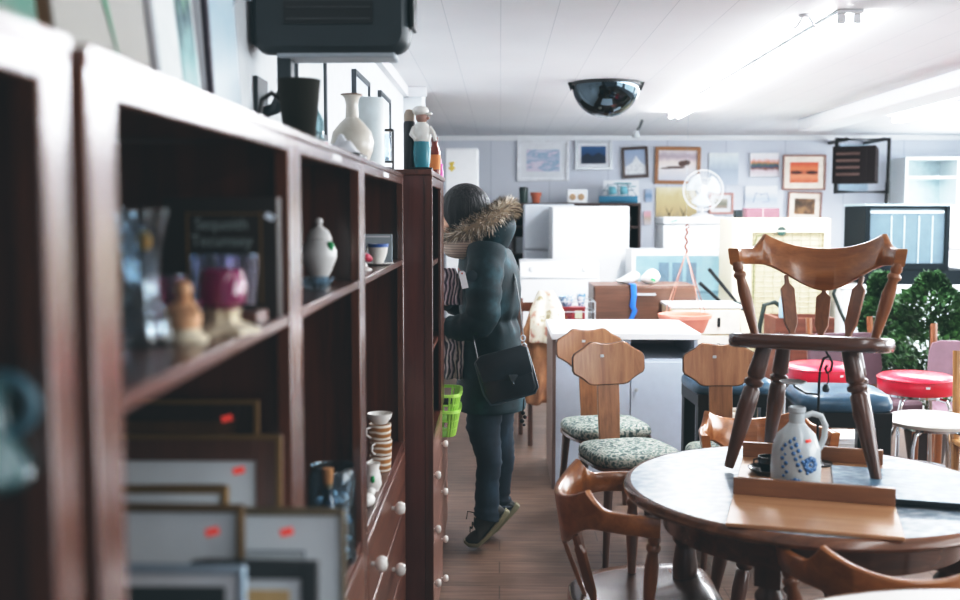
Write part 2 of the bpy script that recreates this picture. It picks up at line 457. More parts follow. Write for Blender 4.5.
# ------------------------------------------------------------------ the bookcases on the left
XF, XB = -.307, -.6
ZT, ZS, ZC = 1.624, 1.352, .765
knob_prof = [(.006, 0), (.006, .008), (.014, .012), (.0195, .02), (.0195, .028), (.014, .036), (0, .039)]
def knob(parent, x, y, z):
    b = MB(); b.lathe(knob_prof, (0, 0, 0), 16, RY(PI / 2))
    o = obj('knob', b, porcelain, parent, loc=(x, y, z))
    s = MB(); s.box((.0385, 0, 0), (.003, .004, .02)); 
    return o
def bookcase(label, y0, y1, kys, zs=ZS, sn=.044):
    """y runs from the near end to the far end; the origin is the near front corner on the floor"""
    t = thing('bookcase', label, 'bookcase', (XF, y0, 0))
    L = y1 - y0; D = XF - XB; st = .030
    for a in (0, L - .018):
        obj('side_panel', MB().span((-D, a, 0), (-.02, a + .018, ZT - .02)), mahog, t)
    obj('back_panel', MB().span((-D, .018, .05), (-D + .008, L - .018, ZT - .02)), mahog_shaded, t)
    obj('top_panel', MB().span((-D, 0, ZT - .018), (-.023, L, ZT - .002)).span((-.023, 0, ZT - .012), (.002, L, ZT)), mahog_face, t, bevel=.002)
    f = MB(); f.span((-.022, 0, 0), (0, sn, ZT - .012)); f.span((-.022, L - .044, 0), (0, L, ZT - .012)); f.span((-.022, sn, ZT - .034), (-.0005, L - .044, ZT - .012))
    obj('face_frame', f, mahog_face, t, bevel=.0025)
    obj('shelf', MB().span((-D + .008, .018, zs - .017), (-.003 if zs > 1.33 else -.04, L - .018, zs)), mahogY, t, bevel=.002)
    obj('counter_shelf', MB().span((-D + .008, .018, ZC - .024), (-.004, L - .018, ZC)), mahogY, t, bevel=.002)
    obj('plinth', MB().span((-D + .02, .036, 0), (-.03, L - .036, .1)), mahog_shaded, t)
    for k in range(4):
        z1 = ZC - .026 - k * .178; z0 = z1 - .172
        d = obj('drawer', MB().span((-.02, .04, z0), (-.004 + .006, L - .04, z1)), wood('drawer_front_wood', '4a2518', '7d4a33', 'Y', .35, .4), t, bevel=.003)
        for ky in kys: knob(d, .002, ky, (z0 + z1) / 2 + .012)
    return t
bookcase('near bookcase cut off by the frame, teal jug standing inside', -.25, .762, (.2, .8), 1.318)
bookcase('bookcase holding framed pictures below and pink glass votive above', .797, 1.6, (.2, .6), ZS, .058)
bc = bookcase('bookcase holding a lidded white ginger jar on its shelf', 1.604, 2.38, (.14, .54))
obj('price_sticker', MB().span((0, .36, ZT - .026), (.0012, .46, ZT - .015)), whitem, bc)
bc = bookcase('bookcase holding a white cup and saucer beside a stack of mugs', 2.384, 3.43, (.10, .58))
obj('price_sticker', MB().span((0, .44, ZT - .028), (.0012, .56, ZT - .016)), whitem, bc)

# taller unit whose end panel faces us
t = thing('storage_unit', 'deeper mahogany unit with white knobs, its plain end panel facing the camera', 'cabinet', (-.225, 3.45, 0))
D = .375; L = .82; Z2 = 1.64
obj('end_panel', MB().span((-D, 0, 0), (-.008, .02, Z2 - .018)), wood('end_panel_wood', '4d241d', '6f392f', 'Z', .28, .5), t, bevel=.002)
obj('edge_strip', MB().span((-.02, -.004, 0), (.007, .018, Z2 - .018)), mahog, t, bevel=.002)
obj('end_panel', MB().span((-D, L - .02, 0), (-.008, L, Z2 - .018)), mahog, t)
obj('back_panel', MB().span((-D, .02, .05), (-D + .008, L - .02, Z2 - .018)), mahog_shaded, t)
obj('top_panel', MB().span((-D - .002, -.008, Z2 - .018), (.006, L + .004, Z2)), mahogY, t, bevel=.003)
obj('face_frame', MB().span((-.012, .018, .74), (0, .10, Z2 - .018)).span((-.012, L - .2, .74), (0, L, Z2 - .018)).span((-.012, .10, Z2 - .05), (-.0005, L - .2, Z2 - .018)), mahog, t, bevel=.002)
for z in (1.03, 1.33): obj('shelf', MB().span((-D + .008, .02, z - .018), (-.012, L - .02, z)), mahogY, t)
obj('counter_shelf', MB().span((-D + .008, .02, .715), (-.003, L - .02, .74)), mahogY, t)
for k in range(4):
    z1 = .71 - k * .19; z0 = z1 - .184
    if z0 < .01: z0 = .02
    d = obj('drawer', MB().span((-.02, .024, z0), (-.006, L - .024, z1)), wood('unit_drawer_wood', '6b463a', '8d6556', 'Y', .4, .3), t, bevel=.003)
    for ky in (.15, L - .17): knob(d, -.004, ky, (z0 + z1) / 2 - .015).scale = (.75, .75, .75)
# low chest beyond it
t = thing('drawer_chest', 'low dark chest under the green basket, behind the deeper unit', 'cabinet', (-.25, 4.285, 0))
obj('carcass', MB().span((-.36, 0, 0), (-.01, .75, .545)), mahog, t, bevel=.003)
obj('top_panel', MB().span((-.36, -.004, .545), (.004, .754, .563)), mahogY, t, bevel=.003)
for k in range(2):
    d = obj('drawer', MB().span((-.012, .03, .05 + k * .245), (.002, .72, .285 + k * .245)), wood('unit_drawer_wood', '', ''), t, bevel=.003)
    pass
# two baskets nested on the low chest
lime = mat('lime_plastic', 'b2e468', .4, var=.05)
def basket(label, z, s=1):
    t = thing('plastic_basket', label, 'basket', (-.245, 4.44, z + .012), 0, 'green baskets on the low chest')
    a0, b0, a1, b1, h = .058 * s, .095 * s, .078 * s, .125 * s, .115
    def R(a, b, zz, n=28):
        return [Vector((a * (abs(cos(q)) ** .45) * (1 if cos(q) > 0 else -1), b * (abs(sin(q)) ** .45) * (1 if sin(q) > 0 else -1), zz)) for q in [2 * PI * i / n for i in range(n)]]
    m = MB(); m.loft([R(a0, b0, 0), R(a0, b0, .004)]); obj('base', m, lime, t)
    rim = MB()
    rim.loft([R(a1 - .004, b1 - .004, h), R(a1 + .006, b1 + .006, h), R(a1 + .007, b1 + .007, h - .012), R(a1 - .002, b1 - .002, h - .012)], closed=True)
    obj('rim', rim, lime, t)
    sl = MB()
    p0, p1 = R(a0, b0, .002), R(a1, b1, h - .006)
    for i in range(28):
        sl.tube([p0[i], p1[i]], .0045, 6)
    for f in (.3, .62):
        ring = [p0[i].lerp(p1[i], f) for i in range(28)]; sl.tube(ring, .004, 6, closed=True)
    obj('lattice', sl, lime, t)
    return t
basket('empty lime green slotted basket directly on the low chest', .564)
basket('lime green basket holding dark trinkets, nested on another', .632, 1.05)
tb = MB(); tb.ell((0, 0, .0), (.028, .04, .02)); single('dark_trinket', tb, black, 'small dark trinket heaped in the upper green basket', 'trinket', loc=(-.225, 4.42, .715))
tb = MB(); tb.ell((0, 0, 0), (.02, .03, .018)); single('dark_trinket', tb, mat('brown_trinket', '4a3a33', .5), 'brown trinket lying in the upper green basket', 'trinket', loc=(-.255, 4.48, .715))

# ------------------------------------------------------------------ on top of the bookcases
leanR = .10
def leaning(name, label, cat, x, y0, y1, h, parts, ang=.1, z=ZT):
    """flat thing standing on the bookcase top, tipped back against the left wall; local: X out, Y along, Z up"""
    t = thing(name, label, cat, (x, y0, z), rot=(0, -ang, 0))
    for nm, a, b, m, bev in parts: obj(nm, MB().span(a, b), m, t, bevel=bev)
    return t
L0 = .5
leaning('canvas_painting', 'teal green painted canvas leaning on the wall, nearest above the shelves', 'painting', -.515, .72, 1.24, .5,
        [('stretcher_frame', (-.02, 0, 0), (-.003, L0, .5), wood('stretcher', '8a6a48', 'a88660'), .002),
         ('painted_front', (-.003, 0, 0), (0, L0, .5), ramp_mat('green_canvas', [(0, '9b8a6e'), (.12, '6f8f80'), (.4, '3f8f7c'), (.7, 'b9c4bd')], .7, 5), 0)])
t = leaning('canvas_painting', 'pale grey canvas with a slim green leaf painted on it', 'painting', -.515, 1.268, 1.61, .5,
        [('stretcher_frame', (-.02, 0, 0), (-.003, .345, .5), wood('stretcher', '', ''), .002),
         ('painted_front', (-.003, 0, 0), (0, .345, .5), ramp_mat('grey_canvas', [(0, '9a8c74'), (.08, 'aeaaa2'), (.5, 'b5b3b0'), (1, 'c2c1be')], .1, 6), 0)])
lf = MB()
lp = [(.07, .42), (.10, .33), (.15, .2), (.2, .1), (.215, .06), (.19, .14), (.165, .22), (.15, .32), (.11, .42)]
lf.prism([(.001, y, z) for y, z in lp], (.0015, 0, 0)); obj('leaf_motif', lf, mat('leaf_green_paint', '4f9a76', .6), t)
leaning('framed_print', 'white mounted print with a blue green patch beside the grey canvas', 'picture', -.505, 1.63, 1.85, .46,
        [('backing', (-.015, 0, 0), (-.002, .225, .46), whitem, .002), ('mat', (-.002, .004, .004), (0, .221, .456), mat('bright_mat', 'e6ecec', .5), 0),
         ('artwork', (0, .115, .05), (.002, .205, .40), ramp_mat('blue_green_art', [(0, 'bcd3d3'), (.3, '8fb6b6'), (.45, '35505e'), (.6, '7fae95'), (1, 'd5e2dc')], .6, 5), 0)])
tb = MB().span((0, -.01, 0), (.02, .012, .035)); single('plate_stand', tb, black, 'tiny black easel foot on the shelf top', 'stand', loc=(-.47, 1.64, ZT), bevel=.002)
t = leaning('framed_mirror', 'pale glass with a dark purple frame leaning on the wall', 'mirror', -.505, 1.885, 2.13, .48,
        [('backing', (-.02, 0, 0), (-.004, .245, .48), whitem, .002), ('glass', (-.004, .012, .012), (0, .235, .468), ramp_mat('painted_reflection_glass', [(0, 'e3edf2'), (.5, 'c3d9e6'), (1, 'e9f1f4')], .3, 3, rough=.25), 0)], .06)  # white-blue reflection is painted into the glass as soft bands
fr = MB(); 
for a, b in (((0, 0), (.012, .48)), ((.012, 0), (.245, .008)), ((.012, .470), (.245, .48))): fr.span((-.003, a[0], a[1]), (.008, b[0], b[1]))
obj('frame', fr, mat('dark_purple_frame', '3a2f3e', .4), t, bevel=.002)
# cable on the wall
cb = MB(); cb.tube([W(251, 0, 2.55) + Vector((-.0, 0, 0))] + [Vector((-.613, y, z)) for y, z in ((2.5, 2.0), (2.46, 1.95), (2.45, 1.85), (2.45, 1.7), (2.45, 1.64))] + [Vector((-.59, 2.45, ZT + .003))], .004, 6)
cb.v = [(max(-.619, min(-.585, x)) , y, z) for x, y, z in cb.v]
single('power_cable', cb, mat('grey_cable', '8b98a2', .5), 'thin grey cable running down the left wall', 'cable')

# black box hung from the ceiling on an arm
teal_blk = mat('teal_black_plastic', '2a363b', .45, var=.06)
t = thing('wall_heater', 'black boxy unit hung under the ceiling above the shelves', 'heater', (-.408, 2.62, 1.884))
hb = MB()
def rr(x0, x1, z0, z1, r, y, n=5):
    pts = []
    for cx, cz, a in ((x1 - r, z1 - r, 0), (x0 + r, z1 - r, 90), (x0 + r, z0 + r, 180), (x1 - r, z0 + r, 270)):
        for k in range(n + 1):
            q = math.radians(a + 90 * k / n); pts.append(Vector((cx + r * cos(q), y, cz + r * sin(q))))
    return pts
hb.loft([rr(-.185, .168, .022, .37, .03, .012), rr(-.197, .18, .008, .38, .035, .03), rr(-.198, .184, .006, .38, .035, .06), rr(-.19, .18, .02, .37, .04, .16)])
obj('body', hb, teal_blk, t)
ib = MB(); ib.span((-.12, .009, .128), (.10, .0125, .24)); obj('recess_panel', ib, mat('dark_teal_panel', '3a4244', .6), t)
ib = MB(); ib.span((-.118, .006, .074), (.098, .014, .128)); obj('outlet_slot', ib, black, t)
ib = MB(); ib.span((-.112, .003, .112), (.092, .012, .115)).span((-.112, .003, .084), (.092, .012, .088)); obj('slot_louvre', ib, mat('slot_grey', '3f4447', .5), t)
ib = MB(); ib.span((-.142, .03, -.003), (.15, .14, .012)); obj('bottom_tray', ib, mat('pale_tray', 'a9b3ba', .35), t, bevel=.006)
ib = MB(); ib.span((.186, .03, .07), (.197, .13, .40)); obj('side_plate', ib, blackm, t, bevel=.003)
ib = MB(); ib.span((-.204, .03, .03), (-.198, .13, .38)); obj('side_plate', ib, teal_blk, t, bevel=.003)
for x in (-.03, .04): obj('screw', MB().lathe([(0, 0), (.005, 0), (.004, .003), (0, .004)], (x, .028, .045), 10, RX(PI / 2)), silver, t)
ar = MB(); ar.span((-.145, .05, -.09), (-.11, .1, .03)); ar.tube([(-.128, .075, -.07), (-.16, .1, -.12), (-.208, .14, -.13)], .016, 8)
ar.span((-.211, .08, -.22), (-.200, .2, -.04))
obj('mounting_arm', ar, teal_blk, t, bevel=.003)
ar = MB(); ar.span((-.07, .04, .37), (.07, .13, .4155)); obj('ceiling_bracket', ar, blackm, t)

# bric-a-brac on the top
def at(px, X): # depth Y on which a pixel column meets the plane x = X
    return PX(px, 150, X).y
y = 2.33
t = thing('metal_jug', 'dark olive tapered jug with a looped handle on the shelf top', 'jug', (-.435, y, ZT))
b = MB(); b.lathe([(0, .0), (.029, 0), (.031, .004), (.046, .158), (.047, .163), (.044, .162), (.029, .008), (0, .006)], seg=28); obj('body', b, mat('olive_metal', '23221b', .75, var=.12, spec=.2), t)
b = MB(); b.tube([(-.04, 0, .12), (-.06, 0, .135), (-.082, 0, .12), (-.088, 0, .085), (-.078, 0, .05), (-.06, 0, .04), (-.036, 0, .045)], .0055, 8); obj('handle', b, blackm, t)
t = thing('glass_bottle', 'clear narrow bottle behind the dark olive jug', 'bottle', (-.50, 2.86, ZT))
b = MB(); b.lathe([(0, 0), (.03, 0), (.032, .01), (.032, .12), (.012, .16), (.012, .2), (.015, .203), (.012, .2), (.01, .16), (.03, .118), (.03, .012), (0, .008)]); obj('body', b, glass('pale_glass', 'e4f0f2'), t)
b = MB(); b.lathe([(0, .2), (.01, .2), (.012, .225), (0, .228)], seg=12); obj('stopper', b, clear, t)
t = thing('trinket_box', 'flat dark tray with crumpled white tissue and a pink scrap', 'box', (-.365, 2.46, ZT))
obj('tray', MB().span((-.05, -.05, 0), (.05, .09, .012)), black, t, bevel=.003)
b = MB(); b.grid(lambda u, v: Vector((-.04 + .08 * u, -.02 + .1 * v, .014 + .03 * sin(PI * u) * sin(PI * v) * (1 + .6 * sin(9 * u + 4) * cos(11 * v)))), 14, 14); obj('tissue', b, whitem, t, solid=.001)
b = MB(); b.grid(lambda u, v: Vector((-.045 + .03 * u, -.04 + .03 * v, .015 + .022 * sin(PI * u) * sin(PI * v))), 8, 8); obj('scrap', b, mat('pink_paper', 'f08a96', .6), t, solid=.001)
t = thing('vase', 'cream narrow-necked vase with round body on the shelf top', 'vase', (-.42, 3.05, ZT))
b = MB(); b.lathe([(0, 0), (.035, 0), (.04, .005), (.058, .05), (.062, .075), (.055, .105), (.035, .13), (.019, .145), (.017, .18), (.021, .2), (.030, .21), (.027, .21), (.016, .195), (.012, .15), (0, .14)], seg=32); obj('body', b, noise_mat('cream_crackle', [(.3, 'd3cabd'), (.6, 'ece6db'), (.8, 'f2eee6')], 12, .3, .3), t)
b = MB(); b.tube([(.03 * cos(a), .03 * sin(a), .2095) for a in [2 * PI * i / 32 for i in range(32)]], .0022, 6, closed=True); obj('brown_rim', b, mat('brown_glaze', '8d7461', .3), t)
b = MB(); b.lathe([(0, 0), (.05, 0), (.05, .225), (.047, .23), (.045, .22), (.045, .01), (0, .01)], seg=32); single('canister', b, mat('pale_blue_white', 'dfe8ea', .4), 'tall pale white canister just behind the cream vase', 'canister', loc=(-.408, 3.33, ZT))
t = thing('lantern', 'small black wire lantern on the shelf top', 'lantern', (-.355, 3.38, ZT))
b = MB(); b.span((-.02, -.02, 0), (.02, .02, .012)); b.lathe([(0, .012), (.02, .012), (.012, .02), (0, .021)], seg=12); obj('base', b, blackm, t)
b = MB()
for x in (-.018, .018):
    for q in (-.018, .018): b.tube([(x, q, .01), (x, q, .135)], .002, 6)
b.span((-.021, -.021, .132), (.021, .021, .138)); b.span((-.021, -.021, .034), (.021, .021, .038)); obj('cage', b, blackm, t)
b = MB(); b.lathe([(0, .038), (.012, .038), (.012, .125), (.01, .125), (.01, .042), (0, .042)], seg=14); obj('glass_chimney', b, clear, t)
t = thing('thermos_flask', 'slim dark cylinder with a beige cap beside the figurine', 'flask', (-.305, 3.62, Z2))
b = MB(); b.lathe([(0, 0), (.019, 0), (.02, .004), (.02, .16), (.017, .168), (0, .168)], seg=20); obj('body', b, mat('slate_body', '262c31', .4), t)
b = MB(); b.lathe([(.017, .166), (.0185, .17), (.0185, .19), (.012, .205), (0, .208)], seg=20); obj('cap', b, mat('beige_cap', 'b9a999', .5), t)
t = thing('ceramic_figurine', 'ceramic figure with teal trousers and white cap standing on the end unit', 'figurine', (-.262, 3.60, Z2))
b = MB(); b.span((-.036, -.026, 0), (.036, .026, .012)); obj('base', b, blackm, t, bevel=.004)
b = MB(); b.lathe([(0, .012), (.024, .012), (.028, .03), (.030, .07), (.027, .1), (0, .1)], seg=20, sy=.8); obj('trousers', b, mat('teal_glaze', '2f8c9b', .3, coat=.4), t)
b = MB(); b.lathe([(.027, .098), (.032, .11), (.031, .135), (.022, .155), (.012, .165), (0, .165)], seg=20, sy=.8); b.tube([(.025, 0, .145), (.04, -.01, .125), (.046, -.015, .1)], [.009, .008, .006]); b.tube([(-.025, 0, .145), (-.034, -.014, .12), (-.02, -.026, .105)], [.009, .008, .006]); obj('torso', b, porcelain, t)
b = MB(); b.ell((0, 0, .178), (.02, .019, .02)); b.ell((.02, -.005, .176), (.007, .006, .006)); obj('head', b, mat('tan_glaze', 'a88579', .4), t)
b = MB(); b.ell((-.004, 0, .2), (.028, .026, .018)); b.ell((.022, 0, .19), (.014, .016, .006)); obj('cap', b, porcelain, t)
t = thing('spice_bottle', 'amber brown bottle with orange label behind the figurine', 'bottle', (-.242, 3.98, Z2))
b = MB(); b.lathe([(0, 0), (.02, 0), (.021, .004), (.021, .09), (.012, .11), (.012, .125), (0, .125)], seg=18); obj('body', b, mat('amber_brown', '7c2f20', .25, coat=.4), t)
b = MB(); b.lathe([(.0214, .02), (.0216, .02), (.0216, .075), (.0214, .075)], seg=18); obj('paper_label', b, mat('orange_label', 'e08b4c', .6), t)
b = MB(); b.lathe([(.0135, .122), (.0135, .14), (0, .141)], seg=14); obj('cap', b, mat('dark_red_cap', '5c241d', .4), t)
t = thing('lotion_bottle', 'small bright pink bottle at the far end of the unit top', 'bottle', (-.235, 4.2, Z2))
b = MB(); b.lathe([(0, 0), (.013, 0), (.014, .02), (.010, .035), (.013, .05), (0, .055)], seg=16); obj('body', b, mat('pink_plastic', 'e35bb0', .3, coat=.3), t)
b = MB(); b.lathe([(.007, .052), (.007, .07), (0, .071)], seg=12); obj('cap', b, mat('pale_pink_cap', 'f0b6d6', .4), t)

# ------------------------------------------------------------------ inside the near bookcase
t = thing('ceramic_jug', 'teal glazed jug with ring handle in the near bookcase', 'jug', (W(33, 372, .70).x - .039, .70, 1.3185))
t.scale = (.86, .86, .86)
tealg = noise_mat('teal_glaze_mottled', [(.3, '143a40'), (.55, '1f5256'), (.8, '35686e')], 14, .25, .5)
b = MB(); b.lathe([(0, 0), (.038, 0), (.042, .006), (.037, .02), (.028, .035), (.024, .06), (.026, .085), (.024, .085), (.022, .06), (.0, .055)], seg=28); obj('body', b, tealg, t)
b = MB(); b.tube([(.02 + .024 * cos(a), 0, .062 + .022 * sin(a)) for a in [-1.5 + 3.7 * i / 20 for i in range(21)]], .0055, 10); obj('handle', b, mat('pale_teal_glaze', '4b7482', .25, coat=.4), t)

# ------------------------------------------------------------------ second bookcase, shelf
GZ = ZS
t = thing('glass_vase', 'tall flared clear crystal vase at the near end of the shelf', 'vase', (-.397, 1.175, GZ))
prof = [(0, 0), (.03, 0), (.031, .008), (.027, .03), (.018, .055), (.016, .07), (.019, .1), (.026, .14), (.030, .152), (.0285, .152), (.024, .138), (.017, .1), (.0135, .07), (.015, .055), (.023, .03), (.024, .014), (0, .012)]
b = MB(); b.lathe(prof, seg=36); 
b.v = [(x * (1 + .04 * cos(18 * math.atan2(y_, x))), y_ * (1 + .04 * cos(18 * math.atan2(y_, x))), z) for x, y_, z in b.v]
obj('body', b, glass('crystal', 'e6f0f6', .05), t)
b = MB(); b.ell((.008, -.014, .118), (.008, .004, .011)); obj('gold_sticker', b, mat('gold_yellow', 'd6a24a', .5), t)
def tumbler(loc, label, col, first=None):
    t = thing('crystal_glass', label, 'glass', loc, 0, 'ribbed glasses on the shelf')
    b = MB(); b.lathe([(0, 0), (.015, 0), (.017, .004), (.022, .074), (.0205, .074), (.016, .008), (0, .007)], seg=36)
    b.v = [(x * (1 + .035 * cos(18 * math.atan2(y_, x))), y_ * (1 + .035 * cos(18 * math.atan2(y_, x))), z) for x, y_, z in b.v]
    obj('bowl', b, glass('crystal_' + col, col, .05), t)
    b = MB(); b.tube([(.0215 * cos(a), .0215 * sin(a), .074) for a in [2 * PI * i / 28 for i in range(28)]], .0014, 6, closed=True); obj('rim', b, glass('crystal_rim', 'cfe4ee', .05), t)
    return t
tumbler((-.392, 1.25, GZ), 'pinkish ribbed glass just right of the tall crystal vase', 'e9c3d8')
tumbler((-.392, 1.42, GZ + .018), 'clear ribbed glass behind the cream figurine', 'e8ecf4')
tumbler((-.345, 1.42, GZ + .018), 'clear ribbed glass directly behind the pink votive', 'e8e6f0')
b = MB(); b.span((-.415, 1.385, GZ), (-.318, 1.452, GZ + .018)); single('wooden_riser', b, mahogY, 'low dark riser under the two clear ribbed glasses', 'stand', bevel=.002)
t = thing('pink_votive', 'magenta glass candle bowl on an ornate cream stand', 'candle holder', (-.343, 1.31, GZ))
b = MB(); b.lathe([(0, .03), (.018, .03), (.028, .038), (.030, .06), (.025, .078), (.0235, .078), (.0265, .06), (.025, .042), (0, .035)], seg=28); obj('bowl', b, mat('magenta_glass', '96085a', .08, coat=.6, trans=.35), t)
resin = noise_mat('cream_resin', [(.3, 'a8957c'), (.5, 'd9cbb0'), (.7, 'efe6d2')], 40, .6, 0, .6)
b = MB()
b.lathe([(0, 0), (.042, 0), (.043, .006), (.034, .01), (.022, .014), (.018, .022), (.022, .03), (0, .031)], seg=30)
b.v = [(x * (1 + .1 * cos(7 * math.atan2(y_, x))), y_ * (1 + .1 * cos(7 * math.atan2(y_, x))), z) for x, y_, z in b.v]
obj('ornate_stand', b, resin, t)
t = thing('angel_figurine', 'small cream and peach kneeling figurine beside the pink votive', 'figurine', (-.362, 1.215, GZ))
b = MB(); b.lathe([(0, 0), (.026, 0), (.027, .005), (.018, .012), (.016, .02), (0, .02)], seg=20); obj('base', b, resin, t)
b = MB(); b.lathe([(0, .015), (.017, .016), (.019, .03), (.012, .045), (.008, .05), (0, .05)], seg=18); b.ell((0, -.003, .06), (.0095, .0095, .011)); b.tube([(.008, -.003, .043), (.016, -.012, .035), (.006, -.018, .038)], [.005, .004, .003]); b.tube([(-.008, -.003, .043), (-.014, -.012, .035), (0, -.018, .038)], [.005, .004, .003]); obj('figure', b, mat('peach_ceramic', 'd9a77f', .5, var=.2), t)
t = thing('book', 'dark brown hardback with two lines of pale lettering standing on the shelf', 'book', (-.395, 1.50, GZ))
b = MB(); b.span((-.08, -.004, 0), (.082, 0, .17)).span((-.08, .026, 0), (.082, .03, .17)).span((.078, 0, 0), (.082, .026, .17)); obj('cover', b, mat('dark_brown_cover', '2f231e', .5, var=.12), t, bevel=.001)
obj('pages', MB().span((-.079, 0, .003), (.078, .026, .167)), mat('page_block', 'cfc3a8', .8), t)
b = MB()
for a, c in (((-.046, .146), (.066, .148)), ((.058, .02), (.0605, .15)), ((-.046, .02), (-.0435, .15))): b.span((a[0], -.0052, a[1]), (c[0], -.004, c[1]))
obj('gold_rule', b, mat('dull_gold', '8a6a3a', .5, .3), t)
for k, s in enumerate(('Sequoith', 'Tecumsey')):
    tm = text_mb(s, .0235); tm.v = [(x * .9, y_, z) for x, y_, z in tm.v]
    obj('lettering', tm, mat('pale_lettering', '9fb4b2', .6), t, loc=(.004, -.0055, .132 - .0235 * k), rot=(PI / 2, 0, 0))
b = MB(); b.box((.072, -.006, .143), (.013, .001, .009), RY(.5)); obj('price_sticker', b, mat('bluish_sticker', 'dbe8f4', .6, emit=.15), t)  # self-glow in the material brightens this sticker

# framed pictures standing below, facing the camera
def framed(label, pxy, w, Y, fw, fm, art, mt=0, mm=paper, sticker=None, inner=None, gilt=None, tilt=-.05, zb=ZC):
    """frame standing on the counter shelf: right edge xr, top zt"""
    q_ = W(pxy[0], pxy[1], Y + .02); xr, zt = q_.x, q_.z
    w = min(w, xr + .585)
    h = (zt - zb) / cos(tilt)
    t = thing('framed_picture', label, 'picture', (xr - w / 2, Y - .0, zb), rot=(tilt, 0, 0), group='framed pictures in the bookcase')
    b = MB()
    for a, c in (((-w / 2, 0), (-w / 2 + fw, h)), ((w / 2 - fw, 0), (w / 2, h)), ((-w / 2 + fw, 0), (w / 2 - fw, fw)), ((-w / 2 + fw, h - fw), (w / 2 - fw, h))): b.span((a[0], 0, a[1]), (c[0], .014, c[1]))
    obj('frame', b, fm, t, bevel=.002)
    if gilt:
        b = MB()
        for a, c in (((-w / 2, 0), (-w / 2 + .006, h)), ((w / 2 - .006, 0), (w / 2, h)), ((-w / 2 + .006, h - .005), (w / 2 - .006, h))): b.span((a[0] - .001, -.004, a[1]), (c[0] + .001, 0, c[1] + .001))
        obj('gilt_edge', b, gilt, t, bevel=.001)
    obj('mat_board', MB().span((-w / 2 + fw, .006, fw), (w / 2 - fw, .01, h - fw)), mm, t)
    if mt:
        obj('artwork', MB().span((-w / 2 + fw + mt, .0045, fw + mt), (w / 2 - fw - mt, .006, h - fw - mt)), art, t)
        if inner:
            b = MB(); x0, x1, z0, z1 = -w / 2 + fw + mt - .004, w / 2 - fw - mt + .004, fw + mt - .004, h - fw - mt + .004
            for a, c in (((x0, z0), (x0 + .002, z1)), ((x1 - .002, z0), (x1, z1)), ((x0, z0), (x1, z0 + .002)), ((x0, z1 - .002), (x1, z1))): b.span((a[0], .004, a[1]), (c[0], .006, c[1]))
            obj('inner_line', b, inner, t)
    if sticker:
        b = MB(); b.box((w / 2 - sticker[0], -.002 if sticker[2] else .0055, h - sticker[1]), (.016, .001, .009), RY(-.25)); obj('price_sticker', b, sticker_m, t)
    return t
dk = wood('dark_frame_wood', '231612', '3c261e'); br = wood('brown_frame_wood', '40241a', '6b4030'); gd = mat('dark_gold', '7f6236', .45, .4)
landscape = ramp_mat('dull_landscape', [(0, '4f4a3c'), (.4, '6f6d58'), (.6, 'a9b0ac'), (1, 'c9d1d4')], .4, 5)
framed('dark frame with gold inner edge at the very back of the stack', (258, 401), .24, 1.515, .03, dk, landscape, .02, wood('brown_inset', '4a2f1e', '6b4a2c'), (.046, .026, True), None, gd)
framed('wide brown frame with gold rim and pale mount', (281, 436), .295, 1.44, .036, br, landscape, .09, paper, (.061, .05, False), None, gd)
framed('small narrow dark gold frame half hidden in the stack', (227, 487), .22, 1.365, .009, gd, landscape, .07)
framed('dark thin frame with a blank pale mount and red sticker', (243, 506), .27, 1.25, .0085, dk, landscape, .13, paper, (.039, .033, False), None, gd)
framed('pale mounted frame jutting out past the bookcase post', (345, 511), .26, 1.305, .006, wood('olive_frame', '574c38', '7a6b4e'), landscape, .05, paper, (.075, .028, False), mat('grey_line', '7e8a92', .6))
framed('small dark grey frame with a gold picture, leaning in front', (318, 562), .15, 1.195, .02, mat('charcoal_frame', '33373a', .5), ramp_mat('gold_art', [(0, '8a6a33'), (.5, 'c49a55'), (1, 'd8b880')], .4, 6), .014)
framed('silver edged frame around a dark picture, nearest in the stack', (245, 567), .22, 1.13, .008, mat('silver_blue_frame', 'a7bccb', .35, .3), ramp_mat('night_art', [(0, '101517'), (.6, '1d2427'), (1, '2b3336')], .2, 5), .015)

# ------------------------------------------------------------------ third bookcase
t = thing('ginger_jar', 'white lidded ginger jar with a green leaf on its shoulder', 'jar', (-.375, 2.21, GZ))
b = MB(); b.lathe([(0, 0), (.02, 0), (.021, .006), (.017, .012), (.026, .03), (.036, .055), (.036, .07), (.027, .09), (.024, .093), (0, .093)], seg=32); obj('body', b, noise_mat('grey_white_glaze', [(.3, 'c9c8c6'), (.7, 'e6e5e2')], 8, .35, .3), t)
b = MB(); b.lathe([(.026, .092), (.027, .096), (.02, .112), (.008, .12), (.006, .124), (.009, .13), (.006, .137), (0, .139)], seg=28); obj('lid', b, noise_mat('grey_white_glaze', []), t)
b = MB(); b.ell((.026, -.018, .08), (.008, .006, .01)); obj('leaf_motif', b, mat('leaf_green', '1f9a58', .4), t)
t = thing('glass_bowl', 'cut glass bowl in front of the ginger jar', 'bowl', (-.352, 2.03, GZ))
b = MB(); b.lathe([(0, 0), (.016, 0), (.03, .012), (.036, .026), (.034, .026), (.028, .014), (0, .006)], seg=32); b.v = [(x * (1 + .05 * cos(12 * math.atan2(y_, x))), y_ * (1 + .05 * cos(12 * math.atan2(y_, x))), z) for x, y_, z in b.v]; obj('body', b, glass('cut_glass', 'dcebf4', .05), t)
t = thing('wine_glass', 'small stemmed glass at the near side of the ginger jar', 'glass', (-.40, 2.05, GZ))
b = MB(); b.lathe([(0, 0), (.018, 0), (.018, .002), (.003, .005), (.003, .035), (.014, .045), (.018, .065), (.016, .085), (.015, .085), (.016, .065), (.012, .048), (0, .042)], seg=24); obj('body', b, clear, t)
t = thing('glass_jar', 'clear glass jar of white shells on the lower counter', 'jar', (-.352, 2.2, ZC))
